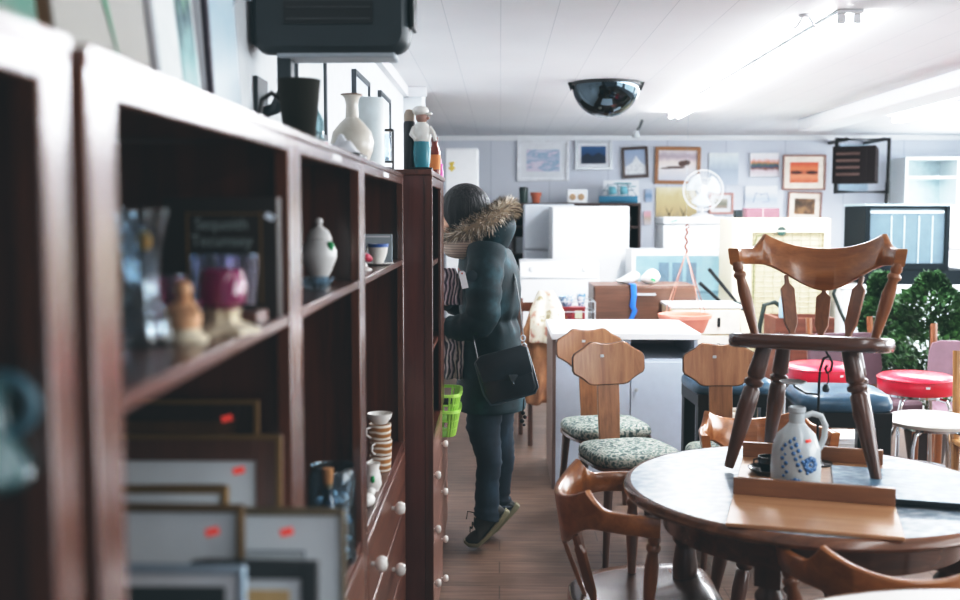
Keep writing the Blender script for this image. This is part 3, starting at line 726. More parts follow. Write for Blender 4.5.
t.scale = (1.12, 1.12, 1.15)
b = MB(); b.lathe([(0, 0), (.042, 0), (.045, .006), (.045, .16), (.04, .175), (.042, .18), (.04, .18), (.038, .172), (.0425, .158), (.0425, .01), (0, .008)], seg=28); obj('body', b, glass('jar_glass', 'd3e4ec', .03), t)
b = MB(); random.seed(3)
for k in range(40):
    a = random.random() * 6.28; r = .03 * random.random() ** .5; b.ell((r * cos(a), r * sin(a), .015 + .11 * random.random()), (.009, .007, .006), 8, 6, RZ(a) @ RX(a))
o = obj('shell_filling', b, whitem, t); o['kind'] = 'stuff'
t = thing('corked_bottle', 'little glass bottle with a cork stopper beside the shell jar', 'bottle', (-.338, 2.06, ZC))
t.scale = (1.05, 1.05, 1.22)
b = MB(); b.lathe([(0, 0), (.02, 0), (.021, .004), (.021, .12), (.009, .145), (.009, .17), (.0085, .17), (.008, .145), (.019, .118), (.019, .008), (0, .006)], seg=20); obj('body', b, glass('bottle_blue', 'b9d5e2', .03), t)
b = MB(); b.lathe([(0, .16), (.0085, .16), (.011, .192), (0, .194)], seg=14); obj('cork', b, mat('cork', 'a97c52', .9, var=.2), t)

# ------------------------------------------------------------------ fourth bookcase
t = thing('cup', 'white cup with a blue inner rim on its saucer', 'cup', (-.345, 3.02, GZ + .006), 2.6)
b = MB(); b.lathe([(0, 0), (.014, 0), (.018, .008), (.026, .03), (.029, .055), (.0275, .055), (.024, .03), (.016, .01), (0, .006)], seg=28); obj('body', b, porcelain, t)
b = MB(); b.lathe([(.0292, .046), (.0297, .0555), (.0272, .0555)], seg=28); obj('blue_band', b, mat('cobalt', '2f5fa8', .3), t)
b = MB(); b.tube([(.027, 0, .045), (.04, 0, .046), (.044, 0, .032), (.036, 0, .017), (.022, 0, .014)], .0032, 8); obj('handle', b, porcelain, t)
b = MB(); b.lathe([(0, .0), (.024, 0), (.045, .006), (.045, .0075), (.022, .004), (0, .004)], seg=28); single('saucer', b, porcelain, 'white saucer under the blue rimmed cup', 'saucer', loc=(-.345, 3.02, GZ))
t = thing('photo_card', 'pale grey card standing behind the blue rimmed cup', 'card', (-.39, 3.2, GZ))
obj('board', MB().span((-.062, 0, 0), (.066, .012, .085)), mat('grey_card', 'a9b5bb', .6), t)
obj('border', MB().span((-.054, -.001, .075), (.06, 0, .08)), whitem, t)
t = thing('rose_ornament', 'red and white china rose ornament beside the cup', 'ornament', (-.352, 2.76, GZ))
b = MB(); b.lathe([(0, 0), (.02, 0), (.02, .004), (.008, .01), (.007, .018), (0, .018)], seg=16); obj('base', b, porcelain, t)
b = MB()
for k in range(6): a = k * 1.05; b.ell((.011 * cos(a), .011 * sin(a), .03 + .004 * (k % 2)), (.011, .011, .009), 10, 8)
b.ell((0, 0, .038), (.01, .01, .009), 10, 8); obj('petals', b, mat('rose_red', 'c23252', .4), t)
t = thing('bud_vase', 'tiny white bud vase with a gold mouth behind the post', 'vase', (-.372, 2.66, GZ))
b = MB(); b.lathe([(0, 0), (.018, 0), (.026, .02), (.022, .045), (.008, .065), (.007, .09), (0, .09)], seg=20); obj('body', b, porcelain, t)
b = MB(); b.lathe([(.007, .088), (.013, .1), (.011, .1), (.005, .09)], seg=16); obj('gold_mouth', b, gold, t)
mugm = stripe_mat('amber_lattice', 'b07a45', 'efe6da', 55, 'Z', .6, .35)
def mug(loc, label):
    t = thing('mug', label, 'mug', loc, -2.2, 'patterned mugs on the counter')
    b = MB(); b.lathe([(0, 0), (.028, 0), (.031, .004), (.033, .045), (.031, .045), (.028, .006), (0, .005)], seg=26); obj('body', b, mugm, t)
    b = MB(); b.tube([(.032, 0, .038), (.046, 0, .036), (.048, 0, .02), (.036, 0, .01), (.03, 0, .01)], .0033, 8); obj('handle', b, porcelain, t)
    return t
m0 = mug((-.342, 3.0, ZC), 'amber patterned mug at the bottom of the stack')
dup(m0, (-.34, 3.0, ZC + .0455), -2.0, 'amber patterned mug, middle one of the stack')
dup(m0, (-.342, 3.0, ZC + .091), -2.4, 'amber patterned mug topmost in the stack under a bowl')
t = thing('bowl', 'small pale bowl set on the topmost mug', 'bowl', (-.342, 3.0, ZC + .1365))
b = MB(); b.lathe([(0, 0), (.02, 0), (.034, .018), (.036, .03), (.034, .03), (.03, .018), (0, .006)], seg=26); obj('body', b, porcelain, t)
t = thing('creamer', 'white creamer with a green sprig in front of the mugs', 'jug', (-.338, 2.78, ZC), 2.4)
b = MB(); b.lathe([(0, 0), (.018, 0), (.026, .018), (.022, .045), (.018, .06), (.022, .075), (.02, .075), (.016, .06), (0, .055)], seg=24); obj('body', b, porcelain, t)
b = MB(); b.tube([(.02, 0, .065), (.036, 0, .06), (.036, 0, .035), (.024, 0, .025)], .003, 8); obj('handle', b, porcelain, t)
b = MB(); b.ell((-.018, .014, .035), (.006, .006, .01), 10, 8); obj('sprig', b, mat('leaf_green', ''), t)
b = MB(); b.ell((0, 0, .018), (.026, .03, .018)); b.ell((.012, .016, .034), (.012, .012, .012)); b.ell((.02, .022, .036), (.006, .005, .004)); single('china_bird', b, porcelain, 'small white china bird at the counter edge', 'ornament', loc=(-.337, 2.62, ZC))
b = MB(); b.lathe([(0, 0), (.018, 0), (.022, .02), (.02, .04), (.018, .04), (.019, .02), (0, .005)], seg=20); single('cup', b, porcelain, 'white beaker on the upper shelf of the deeper unit', 'cup', loc=(-.27, 3.64, 1.33))
b = MB(); b.lathe([(0, 0), (.02, 0), (.026, .03), (.024, .03), (.018, .004), (0, .004)], seg=20); single('cup', b, porcelain, 'white low cup on the lower shelf of the deeper unit', 'cup', loc=(-.27, 3.66, 1.03))

# pictures on the left wall beyond the shelves
for lab, y0, y1, z0, z1 in (('white framed picture on the left wall above the olive jug', 3.2, 3.75, 1.75, 2.06), ('pale framed print on the left wall above the vase', 4.5, 5.0, 1.72, 2.1), ('thin framed print farthest along the left wall', 5.45, 5.95, 1.78, 2.12)):
    t = thing('wall_picture', lab, 'picture', (-.619, (y0 + y1) / 2, z0), 0, 'pictures on the left wall')
    w = y1 - y0; h = z1 - z0; b = MB()
    for a, c in (((-w / 2, 0), (-w / 2 + .02, h)), ((w / 2 - .02, 0), (w / 2, h)), ((-w / 2, 0), (w / 2, .02)), ((-w / 2, h - .02), (w / 2, h))): b.span((0, a[0], a[1]), (.018, c[0], c[1]))
    obj('frame', b, mat('grey_black_frame', '4b5358', .4), t, bevel=.002)
    obj('print', MB().span((0, -w / 2 + .02, .02), (.008, w / 2 - .02, h - .02)), ramp_mat('pale_print', [(0, 'd9e2e4'), (.5, 'e9eded'), (1, 'cfdbe0')], .4, 4), t)
# ------------------------------------------------------------------ captain's chairs and round table
turned = [(.0, .0), (.0135, 0), (.015, .01), (.022, .12), (.027, .2), (.025, .262), (.018, .272), (.028, .28), (.0285, .292), (.019, .3), (.026, .31), (.025, .34), (.022, .41), (0, .41)]
def legtube(prof, p0, p1, seg=14):
    """turned profile laid from p0 up to p1"""
    p0, p1 = Vector(p0), Vector(p1); d = p1 - p0; L = d.length; top = prof[-1][1]
    R = Vector((0, 0, 1)).rotation_difference(d.normalized()).to_matrix()
    b = MB(); b.lathe([(r, z / top * L) for r, z in prof], p0, seg, R); return b
def captains_chair(label, loc, rz, group, rot=None):
    t = thing('captains_chair', label, 'chair', loc, rz, group, rot)
    n = 40
    def outline(s, z):
        pts = []
        for i in range(n):
            a = 2 * PI * i / n; x, y = cos(a), sin(a)
            e = .62 if y > 0 else .42
            X = .232 * abs(x) ** e * (1 if x > 0 else -1); Y = .215 * abs(y) ** e * (1 if y > 0 else -1)
            if Y > 0: X *= 1 - .28 * (Y / .215) ** 1.5
            pts.append(Vector((X * s, Y * s, z)))
        return pts
    b = MB()
    rings = [outline(.93, .385), outline(.985, .39), outline(1, .405), outline(.99, .424), outline(.95, .43)]
    for s, z in ((.8, .426), (.6, .418), (.3, .413), (.02, .412)):
        r = outline(s, z)
        for p in r:  # saddle: ridge at the middle of the front edge
            p.z += .010 * max(0, -p.y / .215) * cos(p.x / .225 * PI * 1.5)
        rings.append(r)
    for r in rings:
        for p in r: p.z -= .05 * p.y + .024
    b.loft(rings); obj('seat', b, darkwoodx, t, smooth=60)
    R0 = .232
    def top(f):
        a = abs(f)
        if a < 46: u = a / 46; return .688 + .045 * u ** 2.2
        if a < 62: u = (a - 46) / 16; return .733 - .048 * (1 - (1 - u) ** 2)
        return .685 - .006 * (a - 62) / 33
    def bot(f):
        a = abs(f)
        if a < 66: u = min(1, a / 52); return .545 + .085 * (u * u * (3 - 2 * u))
        return .630 - .006 * (a - 66) / 29
    rings = []
    fs = sorted(set([-92 + 184 * i / 60 for i in range(61)] + [46, -46]))
    for f in fs:
        q = math.radians(f); tp, bt = top(f), bot(f); h = .011 if abs(f) < 80 else .011 + .006 * (abs(f) - 80) / 15
        ring = []
        for dr, z in ((-h, bt + .004), (-h, tp - .004), (-h + .004, tp), (h - .004, tp), (h, tp - .004), (h, bt + .004), (h - .004, bt), (-h + .004, bt)):
            r = R0 + dr + .16 * (z - .6)
            ring.append(Vector((r * sin(q), r * cos(q), z)))
        rings.append(ring)
    b = MB(); b.loft(rings); obj('crest_rail', b, chairwood, t, smooth=50)
    for s in (-1, 1):
        post = [(0, 0), (.012, 0), (.013, .02), (.019, .1), (.019, .14), (.014, .175), (.02, .183), (.02, .19), (.013, .197), (.017, .205), (.014, .225), (0, .225)]
        obj('arm_post', legtube(post, (s * .172, .01, .394), (s * .234, .002, .635)), chairwoodz, t, smooth=50)
        for fy, ty in ((-.19, -.14), (.17, .12)):
            obj('leg', legtube(turned, (s * (.205 if fy < 0 else .155), fy, 0), (s * (.118 if fy < 0 else .105), ty, .370 - .05 * ty)), darkwoodz, t, smooth=50)
    for f in (-30, 0, 30):
        q = math.radians(f); R = RZ(-q)
        p0 = Vector((.165 * sin(q), .165 * cos(q), .388)); p1 = Vector((.232 * sin(q), .232 * cos(q), .56 if f == 0 else .595))
        prof = [(.008, 0), (.010, .1), (.021, .24), (.0225, .74), (.023, .78), (.007, .87), (.006, 1)]
        b = MB(); L = []; Rr = []
        ax = (p1 - p0); u = Vector((cos(q), -sin(q), 0)); v = ax.cross(u).normalized()
        rings = [[p0 + ax * z + u * w * a + v * .006 * c for a, c in ((-1, -1), (1, -1), (1, 1), (-1, 1))] for w, z in prof]
        b.loft(rings); obj('spindle', b, chairwoodz, t, bevel=.002)
    return t
G = 'captain chairs round the table'
ch = captains_chair("captain's chair pushed up to the left side of the round table", (.412, 3.0, 0), PI / 2, G)
ch.scale = (1, 1, 1.035)
dup(ch, (.925, 2.50, 0), PI - .12, "captain's chair in deep shade between the two round tables", G)
dup(ch, (1.72, 3.42, 0), -PI / 2 + .55, "captain's chair at the far right edge of the round table", G)
dup(ch, (.98, 3.83, 0), .12, "captain's chair behind the round table, only its rail showing", G)
dup(ch, (.938, 3.19, .7455), 0, "captain's chair standing on top of the round table", G, (1, 1, .955), rot=(-.058, -.01, -.42))

marble = noise_mat('grey_marble_laminate', [(.3, '778b9c'), (.45, '98aab8'), (.55, 'b9c6cf'), (.7, 'd4dce0')], 26, .42, .12, 0, (1, 1.5, 1), 10, .2, .35)
marble2 = noise_mat('blue_grey_laminate', [(.32, '3f6079'), (.5, '5f8298'), (.68, '8ea8b5')], 30, .4, .12, 0, (1, 1.5, 1), 10, .2, .35)
def round_table(label, x, y, R, ztop, top_m, rim_m, group=None, rz=0):
    t = thing('round_table', label, 'table', (x, y, 0), rz, group)
    b = MB(); b.lathe([(0, ztop - .006), (R - .022, ztop - .006), (R - .022, ztop), (0, ztop)], seg=96); obj('laminate_top', b, top_m, t, smooth=40)
    b = MB(); b.lathe([(R - .03, ztop - .035), (R - .02, ztop - .036), (R - .006, ztop - .03), (R, ztop - .02), (R - .004, ztop - .008), (R - .014, ztop), (R - .0215, ztop + .0005), (R - .0215, ztop - .01), (0, ztop - .01), (0, ztop - .035)], seg=96); obj('rim', b, rim_m, t, smooth=40)
    b = MB(); b.lathe([(R * .76, ztop - .125), (R * .78, ztop - .125), (R * .78, ztop - .035), (R * .76, ztop - .035), (R * .76, ztop - .125)], seg=64); obj('apron', b, darkwoodx, t, smooth=40)
    lp = [(0, 0), (.018, 0), (.022, .03), (.03, .25), (.038, .45), (.03, .5), (.028, .51), (.04, .525), (.04, .54), (.028, .555), (.028, .565), (0, .565)]
    for k in range(4):
        a = PI / 4 + k * PI / 2; px, py = R * .7 * cos(a), R * .7 * sin(a)
        b = MB(); b.lathe(lp, (px, py, 0), 20); b.box((px, py, .565 + (ztop - .036 - .565) / 2), (.066, .066, ztop - .036 - .565), RZ(a)); obj('leg', b, darkwoodz, t, smooth=50)
    return t
TX, TY, TR, TZ = .872, 2.955, .522, .742
rimw = wood('table_rim_wood', '52301d', '87573a', 'X', .25, .6, 12)
round_table('round table with grey marbled top carrying a jug and a chair', TX, TY, TR, TZ, marble, rimw, None, .25)
round_table('white topped round table cut off by the bottom of the frame', .90, 1.50, .64, TZ, mat('white_table_top', 'dfdad3', .35, coat=.3, var=.03), rimw)

# upturned leaf with two rails, lying on the table
LO = PZ(733, 497, TZ + .003); RO = PZ(893, 509, TZ + .003)
ux = (RO - LO); LW = ux.length; ang = math.atan2(ux.y, ux.x)
LW = .405
t = thing('table_leaf', 'pale wooden table leaf lying upside down, rails up, on the marbled table', 'table leaf', (LO.x, LO.y, TZ + .0006), ang)
obj('board', MB().span((0, -.275, 0), (LW, .49, .010)), lightwood, t, bevel=.002)
railw = wood('leaf_rail_wood', '6b4229', '9a6a48', 'X', .35, .4, 12)
obj('rail', MB().span((0, 0, .010), (LW, .018, .055)), railw, t, bevel=.002)
obj('rail', MB().span((0, .46, .010), (LW, .478, .055)), railw, t, bevel=.002)
t2 = thing('table_leaf', 'blue grey laminated leaf with dark edges lying over the pale leaf', 'table leaf', (LO.x, LO.y, TZ + .0112), ang)
obj('core', MB().span((.255, .0225, 0), (.80, .37, .011)), blackm, t2, bevel=.001)
obj('laminate_face', MB().span((.258, .0255, .011), (.797, .367, .0125)), marble2, t2)
Mleaf = Matrix.Translation((LO.x, LO.y, TZ + .0112)) @ Matrix.Rotation(ang, 4, 'Z')
def onleaf(u, v, z=0): return Mleaf @ Vector((u, v, z))
# jug
jp = onleaf(.158, .1)
t = thing('stoneware_jug', 'white stoneware jug painted with blue flowers on the pale leaf', 'jug', jp, .1)
t.scale = (1.05, 1.05, 1.05)
b = MB(); b.lathe([(0, 0), (.058, 0), (.062, .006), (.063, .06), (.06, .11), (.048, .145), (.028, .165), (.02, .175), (.019, .2), (.022, .204), (.022, .214), (.018, .216), (.014, .2), (0, .2)], seg=40); obj('body', b, noise_mat('stoneware', [(.3, 'adb4b7'), (.6, 'c2c7c7'), (.8, 'cfd1cf')], 7, .3, .4), t)
b = MB(); b.tube([(.018, 0, .19), (.04, 0, .198), (.064, 0, .19), (.076, 0, .165), (.074, 0, .135), (.064, 0, .11), (.056, 0, .1)], .008, 10); obj('handle', b, noise_mat('stoneware', []), t)
blue = mat('cobalt_flower', '3f6fa0', .35, coat=.3, var=.25)
def on_body(a, z, out=.0012):
    pr = [(0, .063), (.06, .0632), (.11, .0602), (.13, .054), (.145, .0485), (.16, .034)]
    for (z0, r0), (z1, r1) in zip(pr, pr[1:]):
        if z0 <= z <= z1: r = r0 + (r1 - r0) * (z - z0) / (z1 - z0); break
    return Vector(((r + out) * cos(a), (r + out) * sin(a), z))
def blob(b, a, z, s, n=8):
    c = on_body(a, z); b.poly([on_body(a + s / .062 * cos(q), z + s * sin(q)) for q in [2 * PI * i / n for i in range(n)]])
b = MB(); random.seed(11)
def flower(a, z, s):
    for k in range(8):
        q = k * PI / 4; blob(b, a + s * .62 / .062 * cos(q), z + s * .62 * sin(q), s * .34)
    blob(b, a, z, s * .2)
flower(-1.32, .078, .023); flower(-1.95, .028, .018); flower(-1.2, .012, .009)
for k in range(13):
    u = k / 12; blob(b, -2.15 + .55 * u + .12 * (-1) ** k, .142 - .085 * u, .0042 + .002 * random.random())
for k in range(10):
    u = k / 9; blob(b, -2.5 + .2 * u + .07 * (-1) ** k, .125 - .1 * u, .0035 + .002 * random.random())
obj('painted_flowers', b, blue, t, solid=.0006)
b = MB(); c = -1.35; b.poly([on_body(c + dx / .055, .137 + dz, .002) for dx, dz in ((-.008, -.004), (.008, -.003), (.008, .004), (-.008, .003))]); obj('price_sticker', b, sticker_m, t, solid=.0005)
# black saucer and cup
sp = onleaf(.085, .27, -.0012)
b = MB(); b.lathe([(0, 0), (.035, 0), (.055, .008), (.062, .016), (.06, .018), (.052, .011), (.03, .005), (0, .005)], seg=36); single('saucer', b, mat('black_glaze', '12181a', .2, coat=.5), 'black saucer on the pale leaf behind the blue flowered jug', 'saucer', loc=sp)
t = thing('cup', 'small black cup sitting on the black saucer', 'cup', sp + Vector((0, 0, .0055)))
b = MB(); b.lathe([(0, 0), (.022, 0), (.026, .006), (.034, .03), (.032, .044), (.029, .044), (.029, .03), (.02, .008), (0, .006)], seg=28); obj('body', b, mat('black_glaze', ''), t)
b = MB(); b.tube([(-.03, 0, .038), (-.045, 0, .034), (-.045, 0, .018), (-.03, 0, .014)], .003, 8); obj('handle', b, mat('black_glaze', ''), t)
# wrought iron candle tree
cp = onleaf(.218, .425, -.0012)
t = thing('candle_stand', 'wrought iron candle stand with two plates and a curl behind the jug', 'candle holder', cp, .15)
b = MB(); b.lathe([(0, 0), (.045, 0), (.045, .006), (.01, .012), (0, .014)], seg=24); obj('base', b, blackm, t)
b = MB(); b.tube([(0, 0, .01), (0, 0, .24), (.002, 0, .285), (.012, 0, .318), (.03, 0, .325), (.04, 0, .305), (.036, 0, .282), (.024, 0, .275), (.018, 0, .288), (.024, 0, .297)], .004, 8)
b.tube([(.03, 0, .322), (.016, 0, .345)], .0035, 8); b.tube([(0, 0, .21), (-.04, 0, .215), (-.075, 0, .235), (-.082, 0, .245)], .0035, 8); b.tube([(.028, 0, .277), (.03, 0, .25), (.022, 0, .238)], .002, 6); obj('stem', b, blackm, t)
pl = mat('pale_metal_plate', 'd3d7d6', .35)
for x, z in ((.016, .345), (-.082, .245)):
    b = MB(); b.lathe([(0, 0), (.03, .001), (.04, .007), (.038, .008), (.03, .004), (0, .003)], (x, 0, z), 28); obj('plate', b, pl, t)
b = MB(); b.lathe([(0, -.012), (.008, -.01), (.011, 0), (.006, .012), (0, .014)], (.022, 0, .228), 12); obj('bell', b, mat('grey_iron', '4d5558', .4, .4), t)

# ------------------------------------------------------------------ plywood T-back chairs
floral = noise_mat('floral_cushion', [(.34, '263c3c'), (.44, '566a66'), (.5, 'b9b6aa'), (.57, '6d7f77'), (.68, '2b4044')], 42, .8, 0, .3, (1, 1, 1), 5)
plyedge = mat('dark_ply_edge', '3a2318', .5)
def t_back_chair(label, loc, rz, seat_m=None):
    t = thing('dining_chair', label, 'chair', loc, rz, 'plywood back chairs by the white cabinet')
    half = [(0, .898), (.03, .900), (.055, .906), (.076, .908), (.090, .899), (.106, .884), (.154, .855), (.161, .838), (.161, .784), (.154, .768), (.13, .754), (.106, .737), (.088, .719), (.07, .714), (.048, .713)]
    half = [(x * 1.09 if x > .05 else x, z) for x, z in half]
    pts = half + [(-x, z) for x, z in half[::-1] if x > 0]
    def bow(x, z): return .2 + .10 * (z - .45) - .35 * x * x
    b = MB()
    n = len(pts); th = .014
    # fan of rows so the panel can bow
    rows = []
    K = 14
    import bisect
    def width(z):
        w = 0
        for (x0, z0), (x1, z1) in zip(half, half[1:]):
            if min(z0, z1) <= z <= max(z0, z1) and abs(z1 - z0) > 1e-9: w = max(w, x0 + (x1 - x0) * (z - z0) / (z1 - z0))
        return w
    cols = 40
    def ztop(x):
        x = abs(x); P = half[:8]
        for (x0, z0), (x1, z1) in zip(P, P[1:]):
            if x0 <= x <= x1 + 1e-9: return z0 + (z1 - z0) * (x - x0) / (x1 - x0)
        return .83
    def zbot(x):
        x = abs(x); P = half[8:][::-1]
        if x <= .048: return .713
        for (x0, z0), (x1, z1) in zip(P, P[1:]):
            if x0 <= x <= x1 + 1e-9: return z0 + (z1 - z0) * (x - x0) / (x1 - x0)
        return .83
    xs = [-.1754 + .3508 * i / cols for i in range(cols + 1)]
    rings = []
    for x in xs:
        zt_, zb_ = ztop(x), zbot(x)
        ring = []
        for k in range(7): z = zb_ + (zt_ - zb_) * k / 6; ring.append(Vector((x, bow(x, z), z)))
        for k in range(6, -1, -1): z = zb_ + (zt_ - zb_) * k / 6; ring.append(Vector((x, bow(x, z) + th, z)))
        rings.append(ring)
    b.loft(rings); obj('back_panel', b, plywood, t, smooth=30, bevel=.003)
    e = MB()   # dark edge band just behind the face
    rings2 = []
    for x in xs:
        zt_, zb_ = ztop(x) + .002, zbot(x) - .003
        ring = [Vector((x * 1.015, bow(x, zb_ + (zt_ - zb_) * k / 6) + .004, zb_ + (zt_ - zb_) * k / 6)) for k in range(7)] + [Vector((x * 1.015, bow(x, zb_ + (zt_ - zb_) * k / 6) + .012, zb_ + (zt_ - zb_) * k / 6)) for k in range(6, -1, -1)]
        rings2.append(ring)
    e.loft(rings2); obj('edge_band', e, plyedge, t, smooth=30)
    b = MB(); b.loft([[Vector((sx * w, bow(0, z) + .004 + dy, z)) for sx, dy in ((-1, 0), (1, 0), (1, .014), (-1, .014))] for w, z in ((.05, .40), (.051, .5), (.054, .62), (.053, .75))]); obj('back_post', b, wood('post_plywood', '6f4529', 'a4714a', 'Z', .4, .25, 12), t, bevel=.003)
    b = MB(); b.box((-.03, bow(-.03, .845) - .001, .845), (.017, .004, .012)); obj('fixing_plate', b, silver, t)
    n = 32
    def so(s, z):
        return [Vector((.2 * s * abs(cos(a)) ** .5 * (1 if cos(a) > 0 else -1), -.02 + .2 * s * abs(sin(a)) ** .5 * (1 if sin(a) > 0 else -1), z)) for a in [2 * PI * i / n for i in range(n)]]
    b = MB(); b.loft([so(.95, .405), so(1, .41), so(1, .425), so(.96, .428)]); obj('seat_base', b, darkwoodx, t, smooth=50)
    b = MB(); b.loft([so(.96, .428), so(1.0, .44), so(.99, .46), so(.93, .474), so(.7, .482), so(.3, .484), so(.02, .484)]); obj('cushion', b, seat_m or floral, t, smooth=60)
    for sx in (-1, 1):
        for y0, y1 in ((-.19, -.16), (.16, .13)):
            obj('leg', legtube([(0, 0), (.013, 0), (.017, .2), (.022, .4), (0, .4)], (sx * .175, y0, 0), (sx * .15, y1, .41)), darkwoodz, t)
    return t
tc = t_back_chair('plywood backed chair with floral cushion, nearer of the pair by the cabinet', (.565, 4.66, 0), .28)
dup(tc, (.515, 5.22, 0), .24, 'plywood backed chair with floral cushion, tucked behind another against the cabinet')
dup(tc, (1.025, 4.62, 0), .06, 'plywood backed chair standing in front of the blue vinyl stool')

# ------------------------------------------------------------------ stools
def block_stool(label, loc, rz, w, h):
    t = thing('bar_stool', label, 'stool', loc, rz, 'blue vinyl stools')
    n = 36
    def so(s, z, zc=0):
        return [Vector((w / 2 * s * abs(cos(a)) ** .35 * (1 if cos(a) > 0 else -1), w / 2 * s * abs(sin(a)) ** .35 * (1 if sin(a) > 0 else -1), z)) for a in [2 * PI * i / n for i in range(n)]]
    b = MB(); b.loft([so(.97, h - .07), so(1.03, h - .055), so(1.02, h - .03), so(.94, h - .008), so(.7, h), so(.3, h + .004), so(.02, h + .004)]); obj('cushion', b, navy, t, smooth=60)
    b = MB(); b.span((-w / 2 + .01, -w / 2 + .01, h - .13), (w / 2 - .01, w / 2 - .01, h - .068)); obj('seat_frame', b, black, t, bevel=.004)
    for sx in (-1, 1):
        for sy in (-1, 1):
            obj('leg', MB().span((sx * (w / 2 - .07), sy * (w / 2 - .07), 0), (sx * (w / 2 - .012), sy * (w / 2 - .012), h - .12)), black, t, bevel=.004)
        obj('stretcher', MB().span((sx * (w / 2 - .055), -w / 2 + .06, .2), (sx * (w / 2 - .03), w / 2 - .06, .24)), black, t, bevel=.003)
    obj('foot_rail', MB().span((-w / 2 + .06, -w / 2 + .02, .24), (w / 2 - .06, -w / 2 + .05, .28)), black, t, bevel=.003)
    return t
s0 = block_stool('black framed stool with blue vinyl seat under the plywood backed chair', (1.10, 5.15, 0), .05, .38, .72)
dup(s0, (1.43, 4.50, 0), -.08, 'black framed stool with a worn blue vinyl seat behind the candle stand', None, (1, 1, 1.06))
def round_stool(label, loc, r, h, th, m, group, rings=1):
    t = thing('round_stool', label, 'stool', loc, 0, group)
    b = MB(); b.lathe([(0, h - th), (r * .96, h - th), (r, h - th + .012), (r, h - .022), (r * .985, h - .014), (r * .97, h - .012), (r * .9, h - .004), (r * .6, h + .004), (0, h + .006)], seg=48); obj('cushion', b, m, t, smooth=50)
    b = MB(); b.tube([(r * 1.002 * cos(a), r * 1.002 * sin(a), h - .02) for a in [2 * PI * i / 48 for i in range(48)]], .004, 6, closed=True); obj('piping', b, m, t)
    b = MB(); b.lathe([(0, h - th - .02), (r * .7, h - th - .02), (r * .7, h - th), (0, h - th)], seg=32); obj('seat_plate', b, chrome, t)
    for k in range(4):
        a = PI / 4 + k * PI / 2; b = MB()
        b.tube([(r * .35 * cos(a), r * .35 * sin(a), h - th - .012), (r * .85 * cos(a), r * .85 * sin(a), h - th - .03), (r * .97 * cos(a), r * .97 * sin(a), h - th - .08), (r * 1.12 * cos(a), r * 1.12 * sin(a), 0.012)], .010, 8); obj('leg', b, chrome, t)
        b = MB(); b.lathe([(0, 0), (.014, 0), (.014, .02), (0, .022)], (r * 1.12 * cos(a), r * 1.12 * sin(a), 0), 10); obj('rubber_foot', b, black, t)
    b = MB(); zz = .24; rr_ = r * 1.03
    b.tube([(rr_ * cos(a), rr_ * sin(a), zz) for a in [2 * PI * i / 40 for i in range(40)]], .008, 8, closed=True); obj('foot_ring', b, chrome, t)
    return t
rs = round_stool('round red vinyl stool with chrome legs beside the mauve chair backs', (2.04, 5.22, 0), .18, .715, .09, redv, 'red vinyl stools')
b = MB(); b.box((-.012, -.1807, .672), (.02, .001, .011), RX(.0)); obj('price_sticker', b, whitem, rs)
rs2 = dup(rs, (1.68, 5.58, 0), .4, 'round red vinyl stool half hidden behind the standing chair')
round_stool('round stool with a white vinyl seat in front of the red stool', (1.87, 4.60, 0), .185, .625, .035, whitev, None)

# mauve upholstered chairs behind the stools
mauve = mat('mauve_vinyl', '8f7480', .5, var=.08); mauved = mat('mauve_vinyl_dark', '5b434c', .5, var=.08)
def mauve_chair(label, loc, rz, m, h=.92):
    t = thing('upholstered_chair', label, 'chair', loc, rz, 'mauve chairs behind the stools')
    b = MB(); 
    def sec(z, w): return [Vector((x * w, y + .1 * (z - .5) - .4 * (x * w) ** 2, z)) for x, y in ((-1, .19), (-.5, .19), (0, .19), (.5, .19), (1, .19), (1, .22), (.5, .225), (0, .225), (-.5, .225), (-1, .22))]
    b.loft([sec(.5, .22), sec(.6, .235), sec(h - .06, .225), sec(h - .015, .21), sec(h, .17)]); obj('backrest', b, m, t, smooth=60)
    b = MB(); b.span((-.22, -.24, .40), (.22, .2, .47)); obj('seat', b, m, t, bevel=.02)
    for sx in (-1, 1):
        b = MB(); b.tube([(sx * .2, -.2, 0), (sx * .2, -.2, .41)], [.014, .02], 10); obj('leg', b, chairwoodz, t)
        b = MB(); b.tube([(sx * .2, .22, 0), (sx * .2, .21, .45), (sx * .2, .265, h + .09)], [.015, .02, .018], 10); obj('back_leg', b, chairwoodz, t)
    return t
mc = mauve_chair('mauve upholstered chair back at the right, behind the red stool', (2.52, 5.62, 0), -.3, mauve, .80)
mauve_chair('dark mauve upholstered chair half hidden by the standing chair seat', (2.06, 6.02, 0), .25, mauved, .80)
# light wood chair at the right edge of the picture
t = thing('ladder_back_chair', 'light wooden chair at the right edge of the frame beside the white stool', 'chair', (2.31, 4.74, 0), 0)
for sx in (-1, 1):
    b = MB(); b.tube([(sx * .19, .19, 0), (sx * .19, .19, .45), (sx * .18, .24, .86)], .017, 10); obj('back_post', b, wood('pale_oak', '8a6238', 'b98a55', 'Z'), t)
    b = MB(); b.tube([(sx * .19, -.19, 0), (sx * .19, -.19, .44)], .017, 10); obj('leg', b, wood('pale_oak', '', ''), t)
obj('seat', MB().span((-.21, -.21, .43), (.21, .2, .455)), wood('pale_oak', '', ''), t, bevel=.008)
for z, y in ((.6, .208), (.71, .222), (.81, .234)): obj('back_slat', MB().span((-.18, y - .008, z), (.18, y + .008, z + .05)), wood('pale_oak', '', ''), t, bevel=.004)
